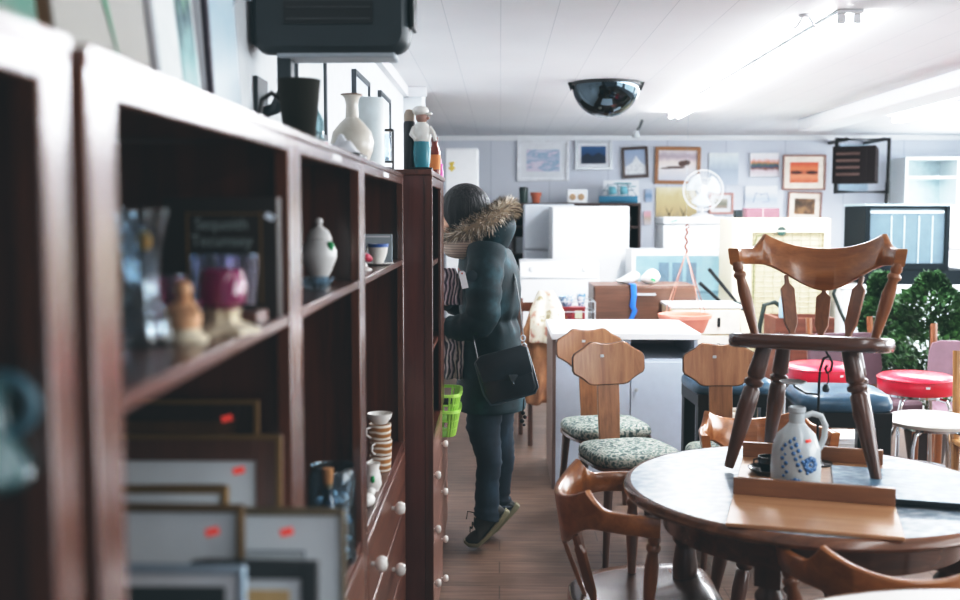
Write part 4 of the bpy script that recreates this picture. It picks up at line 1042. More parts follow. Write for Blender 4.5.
# ------------------------------------------------------------------ white cabinet beside the chairs
cx0, cx1, cy0, cy1, cz = .285, 1.065, 5.72, 6.44, .858
t = thing('kitchen_cabinet', 'white low cabinet with overhanging top behind the plywood backed chairs', 'cabinet', (cx0, cy0, 0))
w_, d_ = cx1 - cx0, cy1 - cy0
grey_w = mat('cabinet_grey_white', 'c9d4e2', .45, var=.03)
obj('worktop', MB().span((-.006, -.03, cz - .035), (w_ + .01, d_, cz)), white, t, bevel=.003)
obj('end_panel', MB().span((0, 0, 0), (.018, d_ - .02, cz - .035)), wood('brown_end', '5d4a44', '7c6860', 'Z', .5, .1), t)
obj('end_panel', MB().span((w_ - .018, 0, 0), (w_, d_ - .02, cz - .035)), grey_w, t)
obj('back_panel', MB().span((.018, d_ - .03, 0), (w_ - .018, d_ - .02, cz - .035)), grey_w, t)
obj('front_panel', MB().span((.018, .004, .02), (.42, .022, cz - .035)), grey_w, t)
obj('inner_shelf', MB().span((.42, .01, .70), (w_ - .018, d_ - .03, .715)), grey_w, t)
d1 = obj('door', MB().span((.424, 0, .03), (w_ - .02, .018, .70)), grey_w, t, bevel=.002)
b = MB(); b.lathe([(.004, 0), (.004, .012), (.011, .016), (.011, .022), (0, .024)], (.45, 0, .55), 14, RX(PI / 2)); obj('knob', b, silver, d1)

# ------------------------------------------------------------------ big goods towards the back wall
# washing machine
p = W(520, 262, 8.6); q = W(600, 262, 8.6)
wx, ww = p.x, q.x - p.x
t = thing('washing_machine', 'white washing machine with a raised control panel beyond the low cabinet', 'washing machine', (wx, 8.6, 0))
zt = W(560, 277, 8.6).z; zp = p.z
obj('body', MB().span((0, 0, .02), (ww, .62, zt - .012)), white, t, bevel=.012)
obj('lid', MB().span((0, 0, zt - .010), (ww, .55, zt)), white, t, bevel=.004)
obj('control_panel', MB().prism([(0, .0 + .05, zt), (0, .62, zt), (0, .62, zp), (0, .1, zp)], (ww, 0, 0)), white, t, bevel=.008)
for fx in (.16, .82):
    b = MB(); b.lathe([(0, 0), (.026, 0), (.022, .02), (0, .022)], (ww * fx, .075, (zt + zp) / 2), 20, RX(PI / 2 - .3)); obj('dial', b, mat('pale_grey_dial', 'd3d6d8', .4), t)
b = MB(); b.span((.01, -.001, zt - .0135), (ww - .01, .003, zt - .0105)); obj('lid_gap', b, mat('dark_gap', '5a6068', .6), t)
obj('plinth', MB().span((.02, .03, 0), (ww - .02, .6, .022)), blackm, t)
# refrigerator in front of the rear one
def fridge(label, x0, x1, Y, ztop, split, depth=.6, m=white, handle_side=1):
    t = thing('refrigerator', label, 'refrigerator', (x0, Y, 0)); w = x1 - x0
    obj('body', MB().span((0, .06, .03), (w, depth, ztop)), m, t, bevel=.01)
    obj('lower_door', MB().span((.004, 0, .06), (w - .004, .055, split - .006)), m, t, bevel=.012)
    obj('upper_door', MB().span((.004, 0, split + .006), (w - .004, .055, ztop - .003)), m, t, bevel=.012)
    hx = w - .05 if handle_side > 0 else .05
    b = MB(); b.tube([(hx, 0, split - .35), (hx, -.03, split - .33), (hx, -.03, split - .08), (hx, 0, split - .06)], .008, 8); obj('handle', b, silver, t)
    obj('kick_plate', MB().span((.02, .04, 0), (w - .02, depth - .02, .032)), blackm, t)
    return t
fridge('bright white refrigerator standing just behind the washing machine', W(552, 206, 9.35).x, W(630, 206, 9.35).x, 9.35, W(590, 206, 9.35).z, .62, .6)
fridge('greyish white refrigerator behind, with a gap line between its doors', W(524, 204, 10.02).x, W(575, 204, 10.02).x, 10.02, W(540, 204, 10.02).z, W(530, 250, 10.02).z, .5, mat('greyish_enamel', 'd5dbe2', .4, coat=.2, var=.02))
# dark bookcase against the wall behind the fridges
bx0, bx1 = W(512, 203, 10.7).x, W(640, 203, 10.7).x; bz = W(560, 203, 10.7).z
t = thing('dark_bookcase', 'dark brown open bookcase against the back wall behind the refrigerators', 'bookcase', (bx0, 10.62, 0)); w = bx1 - bx0
dkb = wood('very_dark_wood', '2c1c18', '4a302a', 'Z', .5, .1)
obj('top_panel', MB().span((0, 0, bz - .03), (w, .5, bz)), dkb, t, bevel=.003)
for x in (0, .13, w - .16, w - .025): obj('upright', MB().span((x, 0, 0), (x + .025, .5, bz - .03)), dkb, t)
obj('back_panel', MB().span((.025, .48, 0), (w - .025, .5, bz - .03)), mat('dark_back', '1d1715', .7), t)
for z in (.1, .45, .8, 1.08, 1.35): obj('shelf', MB().span((.025, .01, z), (w - .025, .48, z + .02)), dkb, t)
for z in (.82, 1.1):
    b = MB(); b.span((bx0 + .04, 10.66, z), (bx0 + .115, 10.70, z + .16)); single('picture_frame', b, mat('white_photo', 'b9c4cb', .5), 'small pale photo on the %s open shelf left of the refrigerators' % ('lower' if z < 1 else 'upper'), 'picture', bevel=.002)
# things on its top
def backz(px, py, Y): return W(px, py, Y)
t = thing('cylinder_tin', 'dark green cylinder tin on the dark bookcase', 'tin', (W(523.5, 200, 10.72).x, 10.72, bz))
b = MB(); b.lathe([(0, 0), (.042, 0), (.044, .01), (.044, .13), (0, .13)], seg=20); obj('body', b, mat('dark_green_tin', '1f3a36', .4), t)
b = MB(); b.lathe([(.0455, .125), (.0455, .15), (.03, .16), (0, .16)], seg=20); obj('lid', b, mat('dark_lid', '182a2c', .4), t)
t = thing('flower_pot', 'small terracotta flower pot on the dark bookcase', 'pot', (W(536, 200, 10.72).x, 10.72, bz))
b = MB(); b.lathe([(0, 0), (.036, 0), (.048, .075), (.043, .075), (.033, .008), (0, .008)], seg=22); obj('body', b, mat('terracotta', 'b5654c', .8), t)
b = MB(); b.lathe([(.047, .072), (.055, .072), (.057, .105), (.05, .105), (.046, .08)], seg=22); obj('rim', b, mat('terracotta', ''), t)
rx = W(577, 200, 10.72).x
t = thing('radio', 'white box radio with two brown dials on the dark bookcase', 'radio', (rx, 10.70, bz))
obj('case', MB().span((-.1, 0, 0), (.1, .1, .135)), white, t, bevel=.006)
for x, r in ((-.045, .034), (.04, .034)):
    b = MB(); b.lathe([(0, 0), (r, 0), (r * .9, .008), (0, .008)], (x, 0, .06), 20, RX(PI / 2)); obj('dial', b, mat('tan_dial', 'b99a78', .5), t)
sx = W(618, 200, 10.72).x
t = thing('model_ship', 'blue grey model boat with spiky rigging on the dark bookcase', 'model', (sx, 10.74, bz))
b = MB(); b.loft([[Vector((x, y * w2, z)) for y, z in ((-1, .07), (-.7, .02), (0, 0), (.7, .02), (1, .07))] for x, w2 in ((-.19, .004), (-.12, .035), (0, .045), (.12, .03), (.2, .003))]); obj('hull', b, mat('boat_blue', '3f7f9c', .5), t)
b = MB()
for x in (-.1, 0, .1): b.tube([(x, 0, .06), (x, 0, .19)], .004, 6); b.tube([(x - .06, 0, .12), (x + .06, 0, .13)], .003, 6)
b.tube([(-.18, 0, .07), (-.1, 0, .18), (0, 0, .19), (.1, 0, .18), (.19, 0, .07)], .002, 6); obj('rigging', b, mat('rigging_blue', '2f5970', .6), t)
b = MB()
for x in (-.09, .02): b.poly([(x, -.003, .08), (x + .08, -.003, .09), (x + .07, -.003, .16), (x, -.003, .17)])
obj('sail', b, mat('sail_teal', '74b0bd', .7), t, solid=.002)
t = thing('sign_card', 'white card with teal heading standing behind the model boat', 'card', (W(623, 200, 10.9).x, 10.9, bz))
obj('board', MB().span((-.2, 0, 0), (.16, .004, .23)), whitem, t)
b = MB(); b.span((-.09, -.002, .19), (.08, 0, .205)).span((-.05, -.002, .165), (.13, 0, .172)); obj('printed_lines', b, mat('teal_print', '4f8f96', .6), t)

# tall white cabinet far left behind the person
t = thing('tall_cabinet', 'tall white cabinet far behind the shelves, above the shopper head', 'cabinet', (W(445, 150, 9.6).x, 9.6, 0)); w = W(478, 150, 9.6).x - W(445, 150, 9.6).x; zt = W(460, 148, 9.6).z
obj('carcass', MB().span((0, .02, 0), (w, .5, zt)), white, t, bevel=.006)
obj('door', MB().span((.006, 0, .08), (w - .006, .02, zt - .01)), white, t, bevel=.004)
b = MB(); 
for (x, z) in ((.06, 1.92), (.045, 1.90), (.075, 1.90), (.05, 1.94), (.07, 1.945), (.06, 1.885)): b.lathe([(0, 0), (.014, 0), (.012, .003), (0, .003)], (x, 0, z), 12, RX(PI / 2))
obj('flower_decal', b, mat('yellow_decal', 'd8bf4f', .6), t)

# white chest, fan, showcase
t = thing('chest_freezer', 'boxy white freezer beneath the desk fan', 'freezer', (W(664, 217, 9.5).x, 9.5, 0)); w = W(725, 217, 9.5).x - W(664, 217, 9.5).x; zf = W(690, 217, 9.5).z
obj('body', MB().span((0, .015, .02), (w, .55, zf - .07)), white, t, bevel=.01)
obj('lid', MB().span((-.004, 0, zf - .065), (w + .004, .56, zf)), white, t, bevel=.012)
obj('badge', MB().box((.09, -.001, zf - .035), (.06, .002, .012), RY(-.25)), mat('green_badge', '55a890', .4), t)
obj('plinth', MB().span((.02, .03, 0), (w - .02, .54, .022)), blackm, t)
fx = W(703, 190, 9.7)
t = thing('desk_fan', 'white round desk fan standing on the boxy white freezer', 'fan', (fx.x, 9.72, zf))
b = MB(); b.lathe([(0, 0), (.1, 0), (.1, .012), (.05, .03), (.02, .04), (0, .04)], seg=28); obj('base', b, white, t)
b = MB(); b.tube([(0, .03, .03), (0, .04, .2), (0, .04, .27)], .016, 10); obj('stem', b, white, t)
fz = W(703, 190, 9.66).z - zf; fr = .178
b = MB(); b.lathe([(0, -.06), (.05, -.06), (.055, -.02), (.05, .05), (0, .055)], (0, .03, fz), 20, RX(PI / 2)); obj('motor', b, white, t)
b = MB(); Rf = RX(PI / 2)
for s, y0 in ((1, -.05), (-1, .0)):
    for k in range(36):
        a = 2 * PI * k / 36
        b.tube([(.04 * cos(a), y0 - .025 * s, fz + .04 * sin(a)), (.11 * cos(a), y0 - .022 * s, fz + .11 * sin(a)), (fr * .97 * cos(a), -.025, fz + fr * .97 * sin(a))], .0018, 5)
for r, y in ((fr, -.025), (.11, -.072), (.04, -.075), (.11, .022)): b.tube([(r * cos(a), y, fz + r * sin(a)) for a in [2 * PI * i / 40 for i in range(40)]], .003 if r < fr else .006, 6, closed=True)
b.lathe([(0, 0), (.035, 0), (.03, .008), (0, .008)], (0, -.072, fz), 18, RX(PI / 2)); obj('guard', b, white, t)
for k in range(3):
    a0 = k * 2 * PI / 3 + .4; b = MB()
    b.grid(lambda u, v: Vector(((.03 + .12 * u) * cos(a0 + (v - .5) * 1.35), -.025 + .02 * (v - .5), fz + (.03 + .12 * u) * sin(a0 + (v - .5) * 1.35))), 6, 8); obj('blade', b, mat('fan_blade', 'e3ebf0', .3), t, solid=.002)
sc0 = W(632, 250, 8.8); sc1 = W(732, 250, 8.8)
t = thing('display_case', 'glass fronted white display case with a pale blue inside', 'display case', (sc0.x, 8.8, 0)); w = sc1.x - sc0.x; zs = sc0.z
pb = mat('pale_blue_panel', 'edf2f3', .6, var=.04); 
obj('back_panel', MB().span((.03, .16, .35), (w - .03, .18, zs - .04)), pb, t)
b = MB(); b.span((0, 0, zs - .045), (w, .035, zs)).span((0, .415, zs - .045), (w, .45, zs)).span((0, .035, zs - .045), (.035, .415, zs)).span((w - .035, .035, zs - .045), (w, .415, zs)).span((0, 0, 0), (.03, .45, zs - .045)).span((w - .03, 0, 0), (w, .45, zs - .045)).span((.03, 0, .32), (w - .03, .45, .36)); obj('frame', b, white, t, bevel=.004)
obj('base', MB().span((.03, .03, .0), (w - .03, .43, .32)), white, t)
obj('top_glass', MB().span((.035, .035, zs - .012), (w - .035, .415, zs - .006)), pane, t)
obj('front_glass', MB().span((.03, .006, .36), (w - .03, .010, zs - .045)), glass('blue_glass', 'f0f9fc'), t)
for k, (a, c) in enumerate(((.30, .40), (.44, .54), (.58, .68))): obj('grey_panel', MB().span((w * a, .14, zs - .34), (w * c, .158, zs - .11)), mat('grey_lilac_panel', 'b4bac4', .5), t)
obj('inner_shelf', MB().span((.03, .05, zs - .36), (w - .03, .155, zs - .345)), pane, t)

# brown drawer cabinet with a blue strap
p0 = W(594, 286, 7.4); p1 = W(697, 286, 7.4)
t = thing('drawer_cabinet', 'dark brown flat fronted cabinet with one silver handle', 'cabinet', (p0.x, 7.4, 0)); w = p1.x - p0.x; zb = p0.z
brn = wood('walnut_laminate', '4f3528', '6d4a38', 'X', .45, .15, 10)
obj('carcass', MB().span((0, .02, 0), (w, .5, zb)), brn, t, bevel=.003)
for k in range(3):
    z1 = zb - .01 - k * .32; d = obj('drawer', MB().span((.006, 0, z1 - .305), (w - .006, .02, z1)), brn, t, bevel=.003)
    b = MB(); b.span((w * .42, -.016, z1 - .055), (w * .6, -.004, z1 - .04)).span((w * .43, -.008, z1 - .052), (w * .45, 0, z1 - .043)).span((w * .57, -.008, z1 - .052), (w * .59, 0, z1 - .043)); obj('handle', b, silver, d)
b = MB(); px = W(633, 280, 7.4).x
b.tube([(px + .0, 7.52, zb + .006), (px, 7.42, zb + .012), (px + .002, 7.386, zb + .01), (px + .006, 7.382, zb - .06), (px - .004, 7.378, zb - .14), (px + .014, 7.38, zb - .17), (px - .01, 7.375, zb - .22), (px - .03, 7.378, zb - .27)], [.02, .02, .02, .02, .02, .018, .016, .010], 8, flat=.25, up=(1, 0, 0))
single('blue_strap', b, mat('strap_blue', '2b6fc4', .5), 'bright blue strap hanging over the brown cabinet front', 'strap')
t = thing('plastic_bag', 'crumpled clear white plastic bag lying on top of the brown cabinet', 'bag', (W(628, 282, 7.6).x, 7.62, zb))
b = MB(); b.ell((0, 0, .03), (.075, .06, .03), 20, 12); b.v = [(x * (1 + .2 * sin(40 * z + 9 * y_)), y_ * (1 + .2 * cos(33 * x)), max(0, z * (1.2 + .5 * sin(25 * x)))) for x, y_, z in b.v]; obj('body', b, mat('milky_plastic', 'eef3f3', .25), t)
t = thing('plastic_bag', 'white bag with a green mark at the right on the brown cabinet', 'bag', (W(650, 282, 7.6).x, 7.60, zb))
b = MB(); b.ell((0, 0, .035), (.06, .05, .035), 20, 12); b.v = [(x * (1 + .2 * sin(35 * z + 8 * y_)), y_ * (1 + .2 * cos(30 * x)), max(0, z * (1.1 + .5 * sin(22 * x + 1)))) for x, y_, z in b.v]; obj('body', b, mat('milky_plastic', ''), t)
b = MB(); b.box((.015, -.06, .035), (.035, .004, .018), RY(.4)); obj('green_mark', b, mat('bright_green_print', '4fb878', .5), t)

# wire cart with small chest and blue pattern ware
c0 = W(553, 300, 7.3).x; c1 = W(592, 300, 7.3).x; zc = W(570, 322, 7.3).z
t = thing('wire_cart', 'thin wire cart between washing machine and low white cabinet', 'cart', ((c0 + c1) / 2, 7.42, 0)); w = (c1 - c0) / 2 + .02
b = MB()
for x in (-w, w):
    for y in (-.13, .13): b.tube([(x, y, 0), (x, y, zc + .14)], .005, 6)
for z in (zc + .14, zc + .07, .25): b.tube([(-w, -.13, z), (w, -.13, z), (w, .13, z), (-w, .13, z)], .004, 6, closed=True)
obj('frame', b, silver, t)
b = MB()
for k in range(9): x = -w + 2 * w * k / 8; b.tube([(x, -.13, zc - .004), (x, .13, zc - .004)], .0035, 6)
b.tube([(-w, -.13, zc - .004), (w, -.13, zc - .004), (w, .13, zc - .004), (-w, .13, zc - .004)], .004, 6, closed=True); obj('rack', b, silver, t)
t = thing('jewellery_chest', 'small red lacquered chest of drawers in the wire cart', 'box', ((c0 + c1) / 2 + .005, 7.40, zc), 0)
redl = mat('red_lacquer', '8e2c31', .4, coat=.2)
obj('case', MB().span((-.09, 0, 0), (.09, .12, .088)), redl, t, bevel=.003)
for k in range(2): 
    d = obj('drawer', MB().span((-.082, -.005, .008 + k * .036), (0, 0, .038 + k * .036)), mat('red_lacquer_dark', '6e2026', .4), t, bevel=.002)
    obj('knob', MB().box((-.04, -.008, .023 + k * .036), (.012, .006, .006)), gold, d)
obj('front_panel', MB().span((.02, -.004, .015), (.07, 0, .07)), mat('pale_green_panel', 'c8cbb0', .6), t)
obj('top_board', MB().span((-.095, -.008, .088), (.095, .125, .094)), redl, t, bevel=.002)
delft = noise_mat('blue_white_pattern', [(.4, 'e9eef2'), (.5, '3d86b5'), (.56, 'e9eef2'), (.66, '2f6fa3')], 22, .35, .3)
for k, (dx, lab) in enumerate(((-.035, 'blue and white patterned bowl on the red chest'), (.065, 'blue and white patterned cup beside the patterned bowl'))):
    b = MB(); r = .055 if k == 0 else .032; h = .075 if k == 0 else .09
    b.lathe([(0, 0), (r * .5, 0), (r * .6, .005), (r, h * .8), (r * 1.05, h), (r, h), (r * .9, h * .8), (r * .4, .012), (0, .01)], seg=28); single('bowl' if k == 0 else 'cup', b, delft, lab, 'bowl' if k == 0 else 'cup', loc=((c0 + c1) / 2 + .005 + dx, 7.45, zc + .0945))

# coat thrown over a chair
ax = W(541, 300, 6.95).x
t = thing('draped_chair', 'wooden chair buried under a coat, beside the low cabinet', 'chair', (ax + .0, 7.0, 0), .15)
obj('seat', MB().span((-.12, -.2, .42), (.12, .2, .45)), darkwoodx, t, bevel=.005)
for sx in (-1, 1):
    obj('leg', MB().tube([(sx * .1, -.18, 0), (sx * .1, -.18, .42)], .016, 8), darkwoodz, t); obj('back_post', MB().tube([(sx * .1, .18, 0), (sx * .1, .19, .93)], .016, 8), darkwoodz, t)
obj('back_rail', MB().span((-.1, .175, .84), (.1, .2, .9)), darkwoodz, t, bevel=.004)
tan = noise_mat('tan_suede', [(.3, '6f472d'), (.6, '9a6a45'), (.8, 'b5845c')], 7, .8, 0, .3)
t = thing('brown_coat', 'tan brown coat hanging in folds, pale floral scarf at its top', 'coat', (ax, 6.95, 0))
b = MB()
def coat(u, v):
    z = .985 - .70 * v; wv = .035 + .085 * min(1, v * 2.2) + .02 * v
    q = 2 * PI * u
    fold = 1 + .16 * sin(5 * q + 3 * v) + .10 * sin(9 * q - 4 * v)
    return Vector((-.02 * v - .03 + wv * cos(q) * fold + .05 * (1 - v), -.02 + (.05 + .17 * min(1, v * 2)) * sin(q) * fold * .9, z))
b.grid(coat, 60, 26); obj('body', b, tan, t, smooth=80, solid=.004)
b = MB()
def scarf(u, v):
    z = 1.0 - .32 * v; q = PI + PI * u
    wv = .05 + .075 * min(1, v * 2.4); f = 1.04 + .16 * sin(5 * q + 3 * v * .46)
    return Vector((.028 + wv * cos(q) * .85 * f, -.045 + (.07 + .15 * min(1, v * 1.6)) * sin(q) * f, z))
b.grid(scarf, 40, 18); obj('floral_scarf', b, noise_mat('floral_scarf', [(.35, 'b97f6d'), (.45, 'd9cdb8'), (.6, 'e2dac9'), (.7, '9a8d6e')], 16, .8), t, smooth=80, solid=.004)

# hanging planter
hp = W(685, 320, 6.55); z0 = W(685, 332, 6.55).z; z1 = W(685, 314, 6.55).z
t = thing('hanging_planter', 'pink terracotta coloured plastic planter hung on thin wires from the ceiling', 'planter', (hp.x, 6.55, 0))
pk = mat('planter_pink', 'd98a78', .5, var=.04); r = .158
b = MB(); b.lathe([(0, z0), (r * .72, z0), (r * .75, z0 + .004), (r * .95, z1 - .025), (r * .9, z1 - .025), (r * .7, z0 + .01), (0, z0 + .01)], seg=40); obj('pot', b, pk, t)
b = MB(); b.lathe([(r * .93, z1 - .028), (r * 1.02, z1 - .024), (r * 1.04, z1), (r * .98, z1 + .002), (r * .93, z1 - .01), (r * .93, z1 - .028)], seg=40); obj('rim', b, pk, t)
hk = W(685, 252, 6.55).z - 0; b = MB()
for k in range(4): a = .5 + k * PI / 2; b.tube([(r * cos(a), r * sin(a), z1), (0, 0, hk)], .0022, 6)
obj('hanger_wire', b, mat('copper_wire', 'c78f7d', .4, .3), t)
b = MB(); ht = W(685, 229, 6.55).z
b.tube([(.006 * sin(k * .55), .006 * cos(k * .55), hk - .01 + (ht - hk + .01) * k / 30) for k in range(31)], .0065, 8); b.tube([(.006 * sin(30 * .55), .006 * cos(30 * .55), ht), (.018, 0, ht + .012), (.008, 0, ht + .028), (-.008, 0, ht + .016)], .005, 8); obj('twisted_hook', b, mat('rust_brown', '7c4a3a', .6), t)
b = MB(); b.tube([(0, 0, ht + .02), (0, 0, H)], .0008, 5); obj('nylon_line', b, clear, t)

# white drawers under the planter
d0 = W(666, 303, 7.2).x; d1_ = W(735, 303, 7.2).x; zd = W(700, 303, 7.2).z
t = thing('small_dresser', 'cream white slatted drawer unit under the hanging planter', 'dresser', (d0, 7.0, 0)); w = d1_ - d0
obj('carcass', MB().span((0, .02, 0), (w, .38, zd - .02)), cream, t, bevel=.004); obj('top_panel', MB().span((-.01, 0, zd - .02), (w + .01, .39, zd)), white, t, bevel=.004)
for k in range(5):
    z1_ = zd - .03 - k * .17; d = obj('drawer', MB().span((.01, 0, z1_ - .16), (w - .01, .02, z1_)), mat('cream_white', 'e9e4d8', .5), t, bevel=.004)
    obj('handle', MB().span((w * .66, -.012, z1_ - .11), (w * .7, 0, z1_ - .05)), blackm, d)
# black walking frame poles
t = thing('folding_frame', 'black folding tubular frame leaning beside the display case', 'frame', (0, 0, 0))
a0, a1 = W(709, 269, 7.85), W(738, 304, 7.7); b0, b1 = W(700, 283, 7.75), W(722, 303, 7.6)
for a, c in ((a0, a1), (b0, b1)):
    g = a + (c - a) * (a.z / max(.01, a.z - c.z)) * .999
    g = Vector((c.x + .25 * (c.x - a.x), c.y, .01))
    obj('pole', MB().tube([a, c, g], .014, 8), blackm, t)
obj('cross_bar', MB().tube([W(705, 303, 7.65), W(736, 306, 7.65)], .014, 8), blackm, t)
obj('hinge', MB().box(W(737, 306, 7.68), (.12, .05, .06)), mat('green_grey_hinge', '3a4a48', .5), t, bevel=.006)

# cream heater / grille unit
g0, g1 = W(733, 218, 8.2), W(831, 218, 8.2)
t = thing('gas_heater', 'cream cabinet with wide wire grille and a round badge', 'heater', (g0.x, 8.2, 0)); w = g1.x - g0.x; zg = g0.z
obj('carcass', MB().span((0, .04, .0), (w, .5, zg)), cream, t, bevel=.01)
b = MB(); fx0, fx1, fz1, fz0 = w * .2, w * .94, zg - .11, .4
b.span((0, 0, fz1), (w, .04, zg - .004)).span((0, 0, 0), (fx0, .04, fz1)).span((fx1, 0, 0), (w, .04, fz1)).span((fx0, 0, 0), (fx1, .04, fz0)); obj('front_panel', b, mat('cream_front', 'efe6cf', .4, coat=.2, var=.03), t, bevel=.004)
obj('recess', MB().span((fx0, .03, fz0), (fx1, .039, fz1)), mat('khaki_recess', 'd9d0b4', .6), t)
b = MB()
for k in range(24): z = fz0 + (fz1 - fz0) * (k + .5) / 24; b.tube([(fx0, .012, z), (fx1, .012, z)], .0035, 5)
for k in range(8): x = fx0 + (fx1 - fx0) * (k + .5) / 8; b.tube([(x, .017, fz0), (x, .017, fz1)], .003, 5)
obj('wire_grille', b, mat('grille_olive', 'a8a288', .5), t)
b = MB(); b.lathe([(0, 0), (.036, 0), (.034, .006), (0, .008)], (w * .5, 0, zg - .10), 24, RX(PI / 2)); obj('badge', b, ramp_mat('badge_green', [(0, '2b4a40'), (.42, '2b4a40'), (.46, 'e8ecdf'), (.54, 'e8ecdf'), (.58, '33443f'), (1, '33443f')], 0, 3), t)
b = MB(); hx = w * .22
b.tube([(hx, -.006, .7), (hx, -.01, zg - .2), (hx + .02, -.01, zg - .14), (hx + .06, -.01, zg - .13), (hx + .085, -.01, zg - .16), (hx + .09, -.01, zg - .22), (hx + .12, -.01, zg - .27), (hx + .16, -.01, zg - .3)], .006, 8); obj('cable', b, mat('olive_cable', '6f7350', .5), t)

# odds and ends before the heater
t = thing('wooden_crate', 'reddish brown wooden crate behind the standing chair legs', 'crate', (W(805, 325, 6.9).x, 6.9, 0))
zk = W(805, 318, 6.9).z
for k in range(4): obj('board', MB().span((-.19, 0, zk - .10 * (k + 1) + .006), (.19, .015, zk - .10 * k)), wood('crate_wood', '5d3326', '7f4a38', 'X', .6, 0, 10), t, bevel=.002)
for x in (-.19, .16): obj('corner_post', MB().span((x, .015, 0), (x + .03, .3, zk)), wood('crate_wood', '', ''), t)
obj('back_board', MB().span((-.16, .28, .2), (.16, .295, zk)), wood('crate_wood', '', ''), t)
b = MB(); b.lathe([(0, 0), (.03, 0), (.033, .01), (.033, .11), (.026, .13), (.026, .14), (0, .14)], seg=20); single('blue_jar', b, mat('jar_blue', 'a9c6d6', .3, coat=.4), 'pale blue glass jar standing on the brown crate', 'jar', loc=(W(778, 330, 6.97).x + .02, 6.91, zk))
b = MB(); hz = W(760, 305, 7.3)
b.tube([(hz.x - .02, hz.y, .05), (hz.x, hz.y, hz.z - .15), (hz.x + .03, hz.y, hz.z), (hz.x + .1, hz.y, hz.z + .02), (hz.x + .17, hz.y, hz.z - .03), (hz.x + .2, hz.y, hz.z - .2), (hz.x + .2, hz.y, .05)], .017, 8); single('dark_hose', b, mat('dark_green_hose', '22302d', .4), 'dark looped vacuum hose in front of the cream grille unit', 'hose')
b = MB(); hz = W(838, 300, 7.1)
b.tube([(hz.x, hz.y, hz.z + .14), (hz.x - .03, hz.y, hz.z + .04), (hz.x + .02, hz.y, hz.z - .08), (hz.x + .08, hz.y, hz.z - .2), (hz.x + .1, hz.y, .02)], .012, 8); b.tube([(hz.x + .1, hz.y, .012), (hz.x + .3, hz.y + .1, .012)], .012, 8); single('garden_hose', b, mat('dark_green_hose', ''), 'dark green hose curving behind the spindles of the standing chair', 'hose')

# white sideboard, black display, bookcase, fridge on the right
s0_, s1_ = W(842, 285, 8.1), W(972, 285, 8.1)
t = thing('sideboard', 'white sideboard carrying the black framed glass display', 'cabinet', (s0_.x, 8.1, 0)); w = s1_.x - s0_.x; zs = s0_.z
obj('carcass', MB().span((0, .02, 0), (w, .6, zs - .03)), white, t, bevel=.004); obj('top_panel', MB().span((-.01, 0, zs - .03), (w + .01, .61, zs)), white, t, bevel=.004)
for k in range(3):
    a = .01 + k * (w - .02) / 3; d = obj('door', MB().span((a + .004, 0, .06), (a + (w - .02) / 3 - .004, .02, zs - .04)), mat('pale_aqua_door', 'dde7eb', .4, var=.03), t, bevel=.006); obj('knob', MB().ell((a + .05, -.01, zs - .3), (.012, .012, .012), 12, 8), silver, d)
e0, e1 = W(866, 204, 8.14), W(951, 204, 8.14); zt_ = e0.z
t = thing('glass_display', 'black framed display box with blue grey glass front on black stand', 'display case', (e0.x, 8.14, zs)); w = e1.x - e0.x; h = zt_ - zs
hb_ = W(900, 270, 8.14).z - zs
b = MB(); b.span((0, 0, hb_), (.035, .5, h - .015)).span((w - .03, 0, hb_), (w, .5, h - .015)).span((.035, 0, h - .03), (w - .03, .5, h - .015)).span((.035, 0, hb_ - .0), (w - .03, .5, hb_ + .05)).span((.035, .46, hb_ + .05), (w - .03, .5, h - .03)); obj('frame', b, mat('blue_black', '0c161b', .6, spec=.15), t, bevel=.004)
obj('lid', MB().span((-.006, -.006, h - .015), (w + .006, .506, h)), mat('pale_lid_edge', '9fb5bf', .4), t, bevel=.003)
obj('glass_front', MB().span((.035, .03, hb_ + .05), (w - .03, .04, h - .03)), mat('blue_grey_panel', '5f717b', .5, spec=.25, var=.06), t)
b = MB()
for fx_ in (.3, .47, .66, .84): b.span((.035 + (w - .065) * fx_ - .0025, .024, hb_ + .05), (.035 + (w - .065) * fx_ + .0025, .03, h - .09))
b.span((.045, .024, h - .07), (w - .035, .03, h - .05)); obj('light_seam', b, mat('pale_seam', 'cfe0e6', .4), t)
b = MB(); b.span((.03, .0, 0), (w + .2, .5, hb_)); obj('stand', b, mat('blue_black', ''), t, bevel=.006)
k0, k1 = W(906, 157, 10.7), W(990, 157, 10.7)
t = thing('open_bookcase', 'white open shelving against the back wall at the right', 'bookcase', (k0.x, 10.7, 0)); w = k1.x - k0.x; zk_ = k0.z
wb = mat('white_melamine', 'e4ecee', .5, var=.02)
for x in (0, w * .62, w - .025): obj('side_panel', MB().span((x, 0, 0), (x + .025, .45, zk_ - .025)), wb, t)
obj('top_panel', MB().span((0, 0, zk_ - .025), (w, .45, zk_)), wb, t); obj('back_panel', MB().span((.025, .43, 0), (w - .025, .45, zk_ - .025)), mat('aqua_white_back', 'd5e6ea', .5), t)
for z in (.35, .75, 1.1, 1.45, zk_ - .21): obj('shelf', MB().span((.025, .005, z), (w - .025, .43, z + .022)), wb, t)
fridge('white refrigerator at the right edge beside the black glass display', W(951, 205, 8.9).x, W(951, 205, 8.9).x + .62, 8.9, W(951, 205, 8.9).z, W(951, 250, 8.9).z, .6, white, -1)

